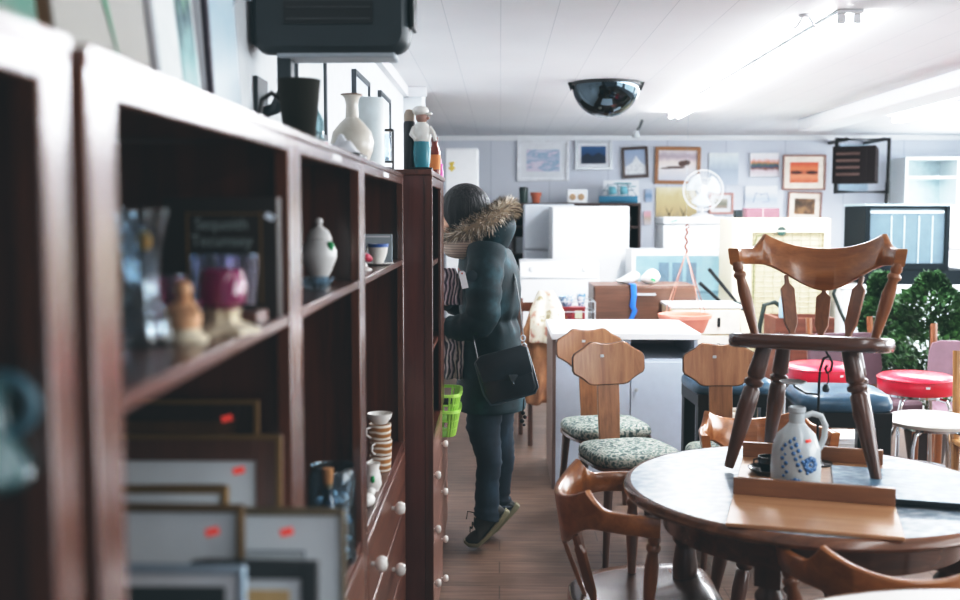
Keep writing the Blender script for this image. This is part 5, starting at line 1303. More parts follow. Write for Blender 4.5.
# wall heater on a bracket on the back wall
h0, h1 = W(834, 147, 10.3), W(874, 147, 10.3); hz1 = W(850, 147, 10.3).z; hz0 = W(850, 183, 10.3).z
t = thing('wall_heater', 'brown black louvred box on a tubular bracket on the back wall', 'heater', (h0.x, 10.3, hz0)); w = h1.x - h0.x; h = hz1 - hz0
hbk = mat('brown_black', '1c1415', .7, spec=.15)
obj('case', MB().prism([(0, .012, 0), (w, .012, .01), (w, .4, 0.0), (0, .4, 0)], (0, 0, h)), hbk, t, bevel=.008, rz=-.4)
obj('front_frame', MB().span((-.012, 0, -.005), (w * .78, .03, h + .005)), hbk, t, bevel=.006, rz=-.4)
for k in range(4): obj('louvre', MB().box((w * .34, -.004, h * (.24 + .19 * k)), (w * .56, .018, .022), RX(.5)), mat('louvre_brown', '5e4a45', .6), t, rz=-.4)
b = MB(); bx = W(840, 140, 10.6); b0_, b1_ = W(838, 139, 10.6), W(889, 195, 10.6)
x0 = b0_.x - h0.x; x1 = b1_.x - h0.x; z1_ = b0_.z - hz0; z0_ = b1_.z - hz0 + .03
b.tube([(x0, .34, z1_), (x1, .34, z1_), (x1, .34, z0_), (x0, .34, z0_)], .024, 10, closed=True); b.tube([(x1, .34, z0_ + .1), (x1, .36, z0_ - .15), (x1, .89, z0_ - .2)], .024, 8); b.tube([(x0 + .1, .34, z1_), (x0 + .1, .89, z1_)], .02, 8); b.tube([(x1 - .05, .34, z1_), (x1 - .05, .89, z1_)], .02, 8); obj('bracket', b, blackm, t)
obj('wall_plate', MB().span((x0 + .2, .86, z0_ + .02), (x1 - .02, .895, z1_ - .02)), mat('pale_blue_plate', 'a8bfcf', .5), t)

# ceiling mirror dome
m0_ = PZ(606, 87, H); Ym = 6.67
t = thing('dome_mirror', 'black half dome security mirror hanging under the ceiling', 'mirror', (W(606, 87, Ym).x, Ym, H))
R0 = W(640, 90, Ym).x - W(606, 90, Ym).x
b = MB(); b.lathe([(R0 * cos(a), -R0 * .96 * sin(a) - .012) for a in [PI / 2 * i / 14 for i in range(15)]], seg=48); obj('dome', b, mat('dark_mirror', '3c464c', .06, 1, var=.02), t)
b = MB(); b.lathe([(R0 * .94, -.02), (R0 * 1.03, -.02), (R0 * 1.03, -.001), (R0 * .94, -.001), (R0 * .94, -.02)], seg=48); obj('rim', b, black, t)
b = MB()
for s in (-1, 1): b.prism([(s * R0 * .9, -.03, -.001), (s * R0 * 1.12, -.03, -.001), (s * R0 * 1.03, -.03, -.05)], (0, .06, 0))
obj('fixing_lug', b, black, t)
# little spot fitting and sprinkler
t = thing('spot_lamp', 'small grey spot lamp on an arm under the ceiling by the back wall', 'lamp', (W(640, 125, 9.3).x, 9.3, H))
obj('arm', MB().tube([(.02, 0, -.001), (.0, 0, -.06), (-.03, -.02, -.10)], .012, 8), mat('dark_grey_arm', '4a5156', .4), t)
obj('shade', MB().lathe([(0, 0), (.02, 0), (.03, -.04), (.04, -.06), (.036, -.06), (.018, -.01), (0, -.005)], (-.035, -.02, -.095), 18), silver, t)
sp_ = PZ(806, 22, H - .03)
t = thing('sprinkler_head', 'small white twin hook fitting on the ceiling at the upper right', 'fitting', (sp_.x, sp_.y, H))
b = MB(); b.lathe([(0, -.001), (.03, -.001), (.025, -.012), (0, -.014)], seg=18); obj('plate', b, white, t)
for s in (-1, 1): obj('hook', MB().tube([(s * .012, 0, -.01), (s * .03, 0, -.04), (s * .045, 0, -.055), (s * .055, 0, -.045)], .005, 8), silver, t)

# ------------------------------------------------------------------ pictures on the back wall
def wall_pic(label, x0, y0, x1, y1, fm, fw, mt, art, mm=None, roll=0, extra=None):
    Y = YB - .012
    a, c = W(x0, y0, Y), W(x1, y1, Y); w = c.x - a.x; h = a.z - c.z
    t = thing('wall_picture', label, 'picture', ((a.x + c.x) / 2, Y, (a.z + c.z) / 2), rot=(0, roll, 0), group='pictures on the back wall')
    if fw:
        b = MB()
        for p, q in (((-w / 2, -h / 2), (-w / 2 + fw, h / 2)), ((w / 2 - fw, -h / 2), (w / 2, h / 2)), ((-w / 2 + fw, -h / 2), (w / 2 - fw, -h / 2 + fw)), ((-w / 2 + fw, h / 2 - fw), (w / 2 - fw, h / 2))): b.span((p[0], -.018, p[1]), (q[0], .008, q[1]))
        obj('frame', b, fm, t, bevel=.003)
    if mt: obj('mat_board', MB().span((-w / 2 + fw, -.004, -h / 2 + fw), (w / 2 - fw, .006, h / 2 - fw)), mm or whitem, t)
    k = fw + mt
    obj('artwork', MB().span((-w / 2 + k, -.006, -h / 2 + k), (w / 2 - k, -.004 if mt else .006, h / 2 - k)), art, t)
    if extra: extra(t, w / 2 - k, h / 2 - k)
    return t
watercol = noise_mat('lilac_watercolour', [(.35, 'd5d6e4'), (.47, 'b9c3d8'), (.52, '8fb3cc'), (.57, 'd9cfe0'), (.7, 'e3e0ea')], 5, .7, 0, 0, (1, 1, 3))
wall_pic('lilac watercolour in a white frame, first on the back wall', 517, 140, 569, 181, mat('white_frame', 'e9ebef', .4), .03, .07, watercol)
def night(t, w, h):
    b = MB(); b.poly([(-w, -.0065, -.02), (-w * .5, -.0065, .02), (-.1 * w, -.0065, -.01), (.4 * w, -.0065, .025), (w, -.0065, -.015), (w, -.0065, -h), (-w, -.0065, -h)]); obj('hill_shape', b, mat('night_hill', '102a44', .5), t)
wall_pic('deep blue night picture in a silver frame', 575, 140, 612, 170, silver, .03, .035, ramp_mat('night_sky', [(0, '15324f'), (.5, '1c4a78'), (1, '2d5f8c')], .2, 4), None, 0, night)
def peaks(t, w, h):
    b = MB(); b.poly([(-w, -.0065, -h * .9), (-w, -.0065, -.3 * h), (-.3 * w, -.0065, 0), (.1 * w, -.0065, .55 * h), (.5 * w, -.0065, .05 * h), (w, -.0065, -.3 * h), (w, -.0065, -h * .9)]); obj('peak_shape', b, mat('snow_peak', 'dfe1e4', .6, var=.15, scale=30), t)
wall_pic('snowy mountain print in a dark brown frame, hung slightly crooked', 622, 147, 648, 178, wood('dark_pic_frame', '33231f', '4f3931'), .028, 0, ramp_mat('mountain_sky', [(0, '8d8f96'), (.4, 'a9b4c6'), (1, '9fb2cf')], .2, 5), None, -.05, peaks)
def horses(t, w, h):
    b = MB(); 
    b.ell((.25 * w, -.007, .02), (.045, .001, .03), 14, 8); b.ell((.45 * w, -.007, .03), (.04, .001, .028), 14, 8); b.ell((-.1 * w, -.007, -.02), (.1, .001, .012), 14, 8); b.ell((-.6 * w, -.007, -.03), (.06, .001, .008), 14, 8); obj('dark_shapes', b, mat('winter_brown', '5f4a44', .7), t)
wall_pic('winter scene with dark animals in a wide brown frame', 655, 147, 700, 184, wood('brown_pic_frame', '8a5a36', 'b07c4f', 'X'), .036, .0, ramp_mat('winter_scene', [(0, 'c9ccd8'), (.35, 'e3e0e2'), (.6, 'eadfda'), (.8, 'b9a9b4'), (1, 'e6e0e0')], .25, 5), None, .015, horses)
def trees(t, w, h):
    b = MB()
    for x in (-.35, .35): b.poly([((x - .04) * w, -.0065, -.3 * h), ((x + .04) * w, -.0065, -.3 * h), ((x + .03) * w, -.0065, .1 * h), ((x + .2) * w, -.0065, .4 * h), ((x + .01) * w, -.0065, .15 * h), ((x - .2) * w, -.0065, .4 * h), ((x - .03) * w, -.0065, .1 * h)])
    obj('trunk_shape', b, mat('trunk_brown', '5b4a3a', .7), t)
wall_pic('yellow autumn tree poster partly behind the desk fan', 656, 187, 696, 250, None, 0, 0, ramp_mat('autumn_poster', [(0, '7f9aa8'), (.42, '8fa0a0'), (.5, 'a89a80'), (.6, 'c9b688'), (.85, 'd6c79a'), (1, 'e6dfc6')], .25, 7), None, 0, trees)
wall_pic('small blue white snapshot pinned beside the dark bookcase', 645, 189, 652, 202, None, 0, 0, ramp_mat('snapshot_blue', [(0, 'b5c4d8'), (.5, '6f8fb0'), (1, 'c3cfe0')], .4, 5))
wall_pic('small pinkish note pinned below the snapshot', 644, 211, 651, 225, None, 0, 0, ramp_mat('note_pink', [(0, 'd3cfd4'), (.5, 'bfae9f'), (.7, 'd9a9b0'), (1, 'd9b9c2')], .3, 5))
wall_pic('pale grey photo print with no frame right of the fan', 709, 153, 738, 185, None, 0, 0, ramp_mat('pale_grey_photo', [(0, 'c3cbd9'), (.5, 'b3bdca'), (.8, 'd7e0e6'), (1, 'edf2f4')], .3, 5))
wall_pic('little pinkish wooden frame behind the fan', 709, 193, 733, 214, mat('pink_wood', 'c99a90', .5), .02, .04, ramp_mat('tiny_landscape', [(0, 'b3a398'), (.5, '8d8f80'), (1, 'c9c3b8')], .4, 5))
wall_pic('colourful harbour photo on white paper', 750, 153, 779, 177, mat('photo_white', 'f0f0f2', .5), .005, .0, ramp_mat('harbour', [(0, 'e3e0e6'), (.25, 'd9cbd0'), (.34, '8a5a50'), (.45, '3f5a78'), (.55, '6f7a60'), (.62, 'd98a6a'), (.75, 'e9e5ea'), (1, 'f2f1f3')], .3, 6))
def line_art(t, w, h):
    b = MB(); b.tube([(-.5 * w, -.008, -.5 * h), (-.3 * w, -.008, .4 * h), (0, -.008, .2 * h), (.35 * w, -.008, .4 * h), (.5 * w, -.008, -.4 * h), (.1 * w, -.008, -.5 * h)], .003, 6); obj('line_drawing', b, mat('blue_line', '7d8fae', .6), t)
wall_pic('white sheet with a faint line drawing above the pinkish box', 745, 186, 777, 208, None, 0, 0, ramp_mat('white_sheet', [(0, 'd9dde6'), (.4, 'c3cddb'), (.7, 'e3e6ec'), (1, 'e9ebf0')], .3, 5), None, 0, line_art)
def sunset(t, w, h):
    b = MB()
    for s in (-1, 1): b.ell((s * .55 * w, -.0075, .0), (.42 * w, .001, .16 * h), 16, 8)
    obj('dark_shore', b, mat('shore_brown', '4a2c2a', .6), t)
wall_pic('orange sunset lake picture in a brown frame', 783, 155, 825, 190, wood('thin_brown_frame', '8a5648', 'a87463'), .014, .062, ramp_mat('sunset', [(0, 'd96a4a'), (.3, 'f0a07c'), (.5, 'c86a4f'), (.7, 'e88a5f'), (1, 'd95a40')], .2, 4), mat('cream_mat', 'f1e6da', .7), 0, sunset)
wall_pic('brown portrait in a pale frame below the orange sunset picture', 788, 192, 821, 221, wood('thin_brown_frame', '', ''), .014, .055, noise_mat('portrait_brown', [(.35, '2f2a22'), (.5, '6f5540'), (.62, 'a8805a'), (.75, '3a4a38')], 9, .6), mat('cream_mat', ''), .03)
# box on the ledge below the line drawing
t = thing('storage_box', 'pinkish brown low box on top of the cream grille unit', 'box', (W(763, 213, 8.45).x, 8.45, zg)); ww = .13
obj('case', MB().span((-ww, 0, 0), (ww, .16, W(763, 208, 8.45).z - zg)), mat('pink_brown', '765560', .6), t, bevel=.004)
obj('band', MB().span((-.004, -.002, 0), (.004, 0, W(763, 208, 8.45).z - zg)), mat('pale_pink_line', 'b99aa0', .6), t)
t = thing('alarm_clock', 'small black clock beside the pinkish box on the grille unit', 'clock', (W(739, 213, 8.4).x, 8.4, zg))
obj('case', MB().span((-.032, 0, 0), (.032, .07, .062)), black, t, bevel=.008); obj('face', MB().span((-.024, -.002, .012), (.024, 0, .05)), mat('dark_face', '2a3236', .2), t)

# ------------------------------------------------------------------ evergreen shrubs
leafm = noise_mat('evergreen', [(.3, '15301a'), (.5, '2c5429'), (.7, '4f7d42'), (.85, '7ba562')], 9, .6)
def shrub(label, x, y, h, r, seed):
    random.seed(seed)
    t = thing('potted_evergreen', label, 'plant', (x, y, 0), 0, 'potted evergreens')
    b = MB(); b.lathe([(0, 0), (.10, 0), (.13, .2), (.14, .2), (.14, .23), (.125, .23), (.12, .2), (0, .2)], seg=24); obj('pot', b, mat('dark_pot', '3a3230', .6), t)
    obj('trunk', MB().tube([(0, 0, .19), (.01, 0, .5), (0, 0, h * .9)], [.016, .013, .005], 8), mat('bark', '4c3a2b', .9), t)
    b = MB()
    for k in range(5200):
        u = random.random() ** .8; z = .28 + (h - .28) * u
        rad = r * (1 - ((z - .28) / (h - .28)) ** (1.6 if r < .25 else 3)) ** .75 * (.85 + .3 * sin(z * 23 + seed)) + .015
        a = random.random() * 2 * PI; q = rad * (.45 + .55 * random.random() ** .4)
        a2 = a + .25 * sin(z * 31)
        c = Vector((q * cos(a2), q * sin(a2), z)); L = .028 + .03 * random.random()
        d = Vector((cos(a) + random.uniform(-.6, .6), sin(a) + random.uniform(-.6, .6), random.uniform(-.1, 1.1))).normalized()
        s = d.cross(Vector((random.uniform(-1, 1), random.uniform(-1, 1), random.uniform(-1, 1)))).normalized() * L * .33
        b.poly([c, c + d * L * .5 + s, c + d * L, c + d * L * .5 - s])
    obj('foliage', b, leafm, t, smooth=0, weld=False)
    return t
p = W(881, 275, 7.3); shrub('narrow potted evergreen seen through the standing chair back', p.x, 7.3, p.z, .21, 2)
p = W(940, 276, 6.3); shrub('wider bushy potted evergreen at the right behind the mauve chairs', p.x, 6.42, p.z, .29, 5)
# white bin
t = thing('waste_bin', 'low white bin between the legs of the blue vinyl stool', 'bin', (W(838, 430, 5.2).x - .03, 5.14, 0))
b = MB(); zbn = W(838, 418, 5.6).z
b.loft([[Vector((x * s, y * s, z)) for x, y in ((-.12, -.1), (.12, -.1), (.12, .1), (-.12, .1))] for s, z in ((.85, 0), (1, zbn - .02), (1.05, zbn - .02), (1.05, zbn))]); obj('body', b, white, t, bevel=.008)
obj('lid', MB().span((-.128, -.108, zbn), (.128, .108, zbn + .012)), white, t, bevel=.004)
# ------------------------------------------------------------------ the shopper
PY = 4.75
def Q(x, y, dy=0): return W(x, y, PY + dy)
S = PY / F          # metres per pixel at her distance
skin = mat('skin', 'c99b83', .5, var=.04)
pt = thing('person', 'shopper in a dark teal parka, fur hood and jeans, on tiptoe at the shelves', 'person', (Q(489, 540).x, PY, 0))
PO = Vector(pt.location)
def L(v): return Vector(v) - PO
def ering(c, rx, ry, n=28, tilt=0, sq=1.0):
    """horizontal-ish elliptical ring: rx towards the front/back (X), ry sideways (Y)"""
    out = []
    for i in range(n):
        a = 2 * PI * i / n
        ca, sa = cos(a), sin(a)
        x = rx * abs(ca) ** sq * (1 if ca > 0 else -1); y = ry * abs(sa) ** sq * (1 if sa > 0 else -1)
        out.append(L(c) + Vector((x, y, x * math.tan(tilt))))
    return out
# body: one continuous surface grown from overlapping volumes and fused
b = MB()
hc = L(Q(463, 216))
b.ell(hc + Vector((.008, 0, .012)), (.092, .074, .10), 28, 18)
b.ell(hc + Vector((-.035, 0, -.05)), (.056, .055, .065), 22, 14)           # jaw
b.ell(hc + Vector((-.075, 0, -.092)), (.02, .024, .018), 14, 10)            # chin
b.loft([[hc + Vector((-.083 + x, y, z)) for x, y in ((0, -w), (-d, 0), (0, w), (.02, 0))] for w, d, z in ((.007, .004, .028), (.009, .012, .005), (.014, .026, -.022), (.012, .012, -.033))])  # nose
b.ell(hc + Vector((-.086, 0, -.056)), (.010, .022, .005), 14, 8); b.ell(hc + Vector((-.084, 0, -.067)), (.010, .020, .006), 14, 8)   # lips
for s in (-1, 1): b.ell(hc + Vector((.012, s * .075, -.012)), (.018, .008, .03), 12, 8)   # ears
b.ell(hc + Vector((-.07, 0, .035)), (.025, .06, .012), 16, 8)               # brow
b.tube([hc + Vector((.0, 0, -.05)), hc + Vector((.03, 0, -.14)), L(Q(481, 258))], [.05, .052, .07], 16)
def br(x, y, rx, ry): return ering(Q(x, y), rx, ry, 24)
b.loft([br(484, 246, .06, .10), br(486, 258, .095, .165), br(487, 280, .105, .165), br(488, 315, .09, .14), br(489, 345, .105, .16), br(489, 380, .11, .165), br(489, 398, .09, .15)])
for s, hx, kx, axx, fy in ((-1, 486, 489, 487, 0), (1, 496, 501, 500, -6)):
    b.tube([L(Q(hx, 385, s * .08)), L(Q(kx, 455, s * .085)), L(Q(axx, 520 + fy, s * .085))], [.058, .045, .036], 16)
    b.tube([L(Q(axx + 3, 512 + fy, s * .085)), L(Q(axx + 2, 522 + fy, s * .085)), L(Q(axx - 5, 531 + fy, s * .085))], [.030, .022, .012], 12)
WL = L(Q(449, 327, -.16)); WR = L(Q(446, 300, .10))
b.tube([L(Q(485, 253, -.17)), L(Q(484, 318, -.23)), WL], [.05, .042, .028], 14)
b.tube([L(Q(485, 253, .17)), L(Q(476, 305, .22)), WR], [.05, .042, .028], 14)
def hand(w, d, curl, side):
    """palm plus five bent fingers that close round the hem of the garment"""
    d = Vector(d).normalized(); up = Vector((0, side, .15)).normalized(); n = d.cross(up).normalized(); up = n.cross(d)
    b.loft([[w + d * t_ + up * a * wd + n * c_ * .013 for a, c_ in ((-1, -1), (1, -1), (1, 1), (-1, 1))] for t_, wd in ((-.01, .024), (.03, .036), (.075, .040), (.085, .038))])
    for k, (ln, off) in enumerate(((.068, .031), (.078, .011), (.072, -.010), (.058, -.030))):
        p = w + d * .078 + up * off; q = p + d * ln * .42 + n * curl * ln * .25; r = q + d * ln * .12 + n * curl * ln * .4; e = r - d * ln * .25 + n * curl * ln * .2
        b.tube([p, q, r, e], [.0092, .0088, .0082, .007], 8)
    p = w + d * .02 + up * .03; b.tube([p, p + d * .025 + up * .022 + n * curl * .01, p + d * .055 + up * .026 + n * curl * .03, p + d * .07 + up * .012 + n * curl * .045], [.012, .0105, .0095, .008], 8)
hand(WL, (-.9, .25, -.2), 1, -1); hand(WR, (-.95, -.1, .05), 1, 1)
obj('body', b, skin, pt, remesh=.0062, weld=False)
for s in (-1, 1): obj('eye', MB().ell(hc + Vector((-.076, s * .030, .004)), (.011, .012, .010), 12, 8), mat('eye_dark', '1c1512', .1), pt)
# hair: dark bob
hairm = noise_mat('black_hair', [(.3, '060608'), (.6, '0e0f12'), (.8, '1b1d22')], 90, .5, 0, .9, (1, 1, .06), 6, .1, .35)
b = MB(); rings = []
n = 40
for j in range(17):
    v = j / 16; th = v * PI * .80
    ring = []
    for i in range(n):
        a = 2 * PI * i / n          # a = PI is the face side (-X)
        f = max(0, -cos(a))
        lim = 1 - .50 * f ** 3      # fringe stops higher over the face
        tt = th * lim
        rr_ = 1 + v * (.022 * sin(19 * a) + .016 * sin(41 * a + 2))
        x = .112 * sin(min(tt, PI * .62)) * cos(a); y = .094 * sin(min(tt, PI * .6)) * sin(a); z = .122 * cos(tt) if tt < PI * .6 else .122 * cos(PI * .6) - (tt - PI * .6) * .10
        ring.append(hc + Vector((.012 + x * rr_, y * rr_, .02 + z)))
    rings.append(ring)
b.loft(rings, cap=False)
for k in range(0):
    i = random.randrange(n); j = random.randrange(2, 11); st_ = []
    dj = random.uniform(0, 1)
    for q in range(4):
        jj = min(15, j + q * 2); p0_ = rings[jj][i]; p1_ = rings[jj][(i + 1) % n]; p = p0_.lerp(p1_, dj)
        o_ = (p - hc - Vector((.012, 0, 0))); o_.z *= .5; o_.normalize(); st_.append(p + o_ * (.004 + .006 * random.random()))
    s_ = (st_[-1] - st_[0]).cross(st_[0] - hc).normalized() * .0016
    for q in range(3): b.poly([st_[q] - s_, st_[q] + s_, st_[q + 1] + s_, st_[q + 1] - s_])
obj('hair', b, hairm, pt, smooth=80, solid=.008)
# parka
teal = noise_mat('parka_teal', [(.3, '081317'), (.55, '12292f'), (.8, '2a525c')], 9, .7, 0, .35, (1, 1, 1), 6, .1, .3)  # lightest tone of the noise paints lit highlights into the cloth
teald = mat('parka_teal_dark', '13222b', .6, var=.2, bump=.2)
b = MB(); ctl = [(481, 238, .055, .08), (483, 243, .085, .14), (485, 250, .112, .195), (487, 262, .132, .215), (488.5, 282, .14, .215), (489.5, 302, .138, .205), (489.5, 313, .126, .19), (489.5, 318, .120, .182), (490, 323, .126, .19), (490.5, 335, .14, .195), (490.5, 360, .148, .2), (490.5, 385, .152, .205), (490.5, 402, .154, .205), (490.5, 407, .152, .203)]
ctl2 = []
for (a, c) in zip(ctl, ctl[1:]):
    for k in range(3): f = k / 3; ctl2.append(tuple(p + (q - p) * f for p, q in zip(a, c)))
ctl2.append(ctl[-1])
rings = []
for x, y, rx_, ry_ in ctl2:
    r = ering(Q(x, y), rx_, ry_, 56)
    # crinkles gathered near the waist, gentle quilting above and below
    g = math.exp(-((y - 319) / 11) ** 2) * .007; hgt = .003 * sin(y * .33)
    c = L(Q(x, y))
    out = []
    for i, p in enumerate(r):
        a = 2 * PI * i / 56; d = (p - c); d.z = 0; d.normalize()
        out.append(p + d * (g * sin(14 * a) + hgt + .004 * sin(3 * a + y * .05)))
    rings.append(out)
b.loft(rings, cap=True); obj('parka', b, teal, pt, smooth=80)
def sleeve(pts, rs):
    b = MB(); P = [L(Q(*p)) for p in pts]; n = len(P); out = []; rr_ = []
    for i in range(n - 1):
        for k in range(6): f = k / 6; out.append(P[i].lerp(P[i + 1], f)); rr_.append(rs[i] + (rs[i + 1] - rs[i]) * f + .004 * sin((i * 6 + k) * 1.9))
    out.append(P[-1]); rr_.append(rs[-1])
    # soften the corner
    for _ in range(3): out = [out[0]] + [(out[i - 1] + out[i] * 2 + out[i + 1]) / 4 for i in range(1, len(out) - 1)] + [out[-1]]
    b.tube(out, rr_, 20); obj('sleeve', b, teal, pt, smooth=80)
sleeve([(487, 249, -.14), (484, 285, -.215), (483, 320, -.235), (467, 328, -.21), (450, 327, -.165)], [.085, .078, .074, .062, .05])
sleeve([(487, 249, .14), (480, 285, .21), (476, 308, .22), (460, 304, .16), (448, 300, .105)], [.085, .078, .074, .062, .05])
b = MB(); c = L(Q(472, 275, -.2)); b.lathe([(0, 0), (.024, 0), (.024, .004), (.012, .005), (0, .005)], c + Vector((0, -.072, .0)), 20, RX(PI / 2)); obj('sleeve_patch', b, mat('patch_grey_blue', '1c2f38', .6), pt)
# hood hanging on the back with a fur edge
b = MB(); b.ell(L(Q(495, 232)), (.088, .125, .105), 28, 18, RY(.35)); b.v = [(x + .006 * sin(40 * z), y, z) for x, y, z in b.v]; obj('hood', b, noise_mat('parka_teal', []), pt, smooth=80)
ringp = []
for i in range(36):
    a = 2 * PI * i / 36
    px = 481 - 27 * cos(a) ; py = 222 + 14.5 * cos(a)
    ringp.append(L(Q(px, py)) + Vector((0, .125 * sin(a), -.01 * abs(sin(a)))))
b = MB(); b.tube(ringp, .030, 12, closed=True)
random.seed(5)
for k in range(4200):
    i = random.random() * 36; p = ringp[int(i) % 36].lerp(ringp[(int(i) + 1) % 36], i % 1)
    tdir = (ringp[(int(i) + 1) % 36] - ringp[int(i) % 36]).normalized()
    a = random.random() * 2 * PI; u = tdir.orthogonal().normalized(); w = tdir.cross(u)
    d = u * cos(a) + w * sin(a); base = p + d * .026
    Ln = .025 + .03 * random.random()
    d2 = (d + tdir * random.uniform(-.7, .7) + Vector((0, 0, -.15))).normalized(); s = tdir * .0026
    b.mi = random.choice((0, 1, 2, 2)) if p.x > -.02 else random.choice((0, 1, 1, 2)); b.poly([base - s, base + s, base + d2 * Ln * .6 + s * .7, base + d2 * Ln + Vector((0, 0, -.006))])  # more pale strands at the back paint the light from the right
obj('fur_trim', b, [mat('fur_tan', 'a3917b', .9), mat('fur_grey', '6f655b', .9), mat('fur_pale', 'd6ccbd', .9)], pt, smooth=80, weld=False)
b = MB(); sp_ = []
for i in range(28):
    a = 2 * PI * i / 28; sp_.append(L(Q(467.5 - 15 * cos(a), 249 - 1 * cos(a))) + Vector((0, .115 * sin(a), 0)))
b.tube(sp_, .042, 14, closed=True); obj('scarf', b, stripe_mat('ribbed_knit', 'a8978a', '7d6f66', 90, 'Z', .5, .9, .0, .3), pt, smooth=80)
# jeans
den = noise_mat('denim', [(.3, '0f1d29'), (.55, '172b39'), (.8, '274355')], 14, .8, 0, .2, (1, 1, .4))
for s, cl in ((-1, [(487, 395, .085), (485, 412, .08), (483, 428, .076), (486.5, 446, .065), (489.5, 462, .056), (487.5, 480, .053), (487, 497, .052), (487.5, 508, .058), (487.5, 517, .062)]),
              (1, [(497, 395, .08), (499, 412, .07), (499, 428, .066), (501, 446, .06), (502.5, 460, .056), (500, 478, .052), (499, 492, .051), (499.5, 502, .056), (499.5, 509, .06)])):
    b = MB(); rings = []
    for k in range(len(cl) - 1):
        for f in (0, .25, .5, .75):
            x, y, r = [p + (q - p) * f for p, q in zip(cl[k], cl[k + 1])]
            r2 = r + .0025 * sin(y * .9) + (.004 * sin(y * 1.7) if y > 490 else 0)
            rings.append(ering(Q(x, y, s * .086), r2, r2 * 1.05, 24, -.12 * (1 if y > 495 else .3)))
    x, y, r = cl[-1]; rings.append(ering(Q(x, y, s * .086), r, r * 1.05, 24, -.2))
    b.loft(rings); obj('trouser_leg', b, den, pt, smooth=80)
# shoes, heels lifted
upper = mat('trainer_dark', '33332f', .7, var=.25, bump=.2); solem = mat('trainer_sole', '7f7c62', .6, var=.1); lace = mat('lace_dark', '20211f', .8)
for s, ox, oy in ((-1, 0, 0), (1, 10, -6.5)):
    dy = s * .086
    heel = L(Q(506 + ox, 514 + oy, dy)); ball = L(Q(480 + ox, 544.3 + oy * .45, dy)); toe = L(Q(466.5 + ox, 543 + oy * .45, dy))
    ball.z = max(ball.z, .012); toe.z = max(toe.z, .020)
    ax = (heel - ball).normalized(); nrm = Vector((-ax.z, 0, ax.x)); nrm = nrm if nrm.z > 0 else -nrm
    b = MB(); rings = []
    spine = [(toe + Vector((-.004, 0, .012)), .012, .012, Vector((0, 0, 1))), (toe + Vector((.012, 0, .018)), .032, .024, Vector((0, 0, 1))), (ball + Vector((-.005, 0, .036)), .045, .036, Vector((-.25, 0, 1)).normalized()),
             (ball + ax * .05 + nrm * .042, .043, .042, nrm), (ball + ax * .1 + nrm * .048, .038, .048, nrm), (ball + ax * .15 + nrm * .05, .036, .05, nrm), (heel + nrm * .045 - ax * .005, .032, .044, nrm), (heel + nrm * .04 + ax * .01, .02, .03, nrm)]
    for c, wd, ht, up_ in spine:
        rings.append([c + Vector((0, 1, 0)) * wd * cos(q) + up_ * ht * sin(q) for q in [2 * PI * i / 18 for i in range(18)]])
    b.loft(rings); sh = obj('shoe', b, upper, pt, smooth=80)
    b = MB(); rings = []
    for c, wd, up_, th in ((toe + Vector((-.012, 0, .008)), .014, Vector((0, 0, 1)), .016), (toe + Vector((.01, 0, -.004)), .036, Vector((0, 0, 1)), .018), (ball + Vector((-.01, 0, .002)), .048, Vector((-.2, 0, 1)).normalized(), .02), (ball + ax * .05, .045, nrm, .022), (ball + ax * .11, .038, nrm, .024), (heel - ax * .01, .037, nrm, .026), (heel + ax * .018, .022, nrm, .028)):
        rings.append([c + Vector((0, wd * a, 0)) + up_ * th * z for a, z in ((-1, 0), (-.9, -.3), (.9, -.3), (1, 0), (1, .6), (-1, .6))])
    b.loft(rings); obj('sole', b, solem, sh, bevel=.003)
    b = MB()
    for k in range(4):
        c = ball + ax * (.03 + .022 * k) + nrm * (.082 + .006 * k); b.tube([c + Vector((0, -.026, -.012)), c + Vector((0, 0, .004)), c + Vector((.008, .026, -.012))], .003, 6)
    b.tube([ball + ax * .11 + nrm * .1 + Vector((-.01, -.02, 0)), ball + ax * .11 + nrm * .11 + Vector((-.04, -.035, .005)), ball + ax * .1 + nrm * .09 + Vector((-.055, -.035, -.01))], .0025, 6)
    obj('lace', b, lace, sh)

# shoulder bag
leather = noise_mat('bag_leather', [(.3, '0f1a20'), (.6, '1b2b34'), (.8, '2b3f4a')], 8, .32, .3, .15)
edge = mat('bag_piping', '30424c', .3, coat=.3)
bt = thing('shoulder_bag', 'dark leather satchel with flap and metal clasp hanging at the shopper hip', 'bag', Q(507, 370, -.29))
BO = Vector(bt.location)
def BL(x, y, dy): return W(x, y + (4 if y > 330 else 0), PY - .27 + dy) - BO
out = [(475, 359), (480, 353), (521, 342), (527, 344), (533, 364), (538, 383), (535, 389), (497, 400), (491, 401), (484, 391)]
def panel(pts, dy, sc_=1.0):
    cx_ = sum(p[0] for p in pts) / len(pts); cy_ = sum(p[1] for p in pts) / len(pts)
    return [BL(cx_ + (x - cx_) * sc_, cy_ + (y - cy_) * sc_, dy) for x, y in pts]
b = MB(); b.loft([panel(out, -.045, .90), panel(out, -.035, 1), panel(out, .02, 1), panel(out, .03, .93)]); obj('body', b, leather, bt, bevel=.006, smooth=60)
flap = [(475.5, 358), (480, 352), (521, 341), (527, 343), (531, 358), (533, 368), (519, 373), (513, 376), (503, 376), (482, 379)]
b = MB(); b.loft([panel(flap, -.054, .97), panel(flap, -.050, 1), panel(flap, -.046, 1), panel(flap, -.044, .98)]); obj('flap', b, leather, bt, bevel=.002, smooth=60)
b = MB(); b.tube(panel(out, -.036), .0045, 6, closed=True); obj('piping', b, edge, bt)
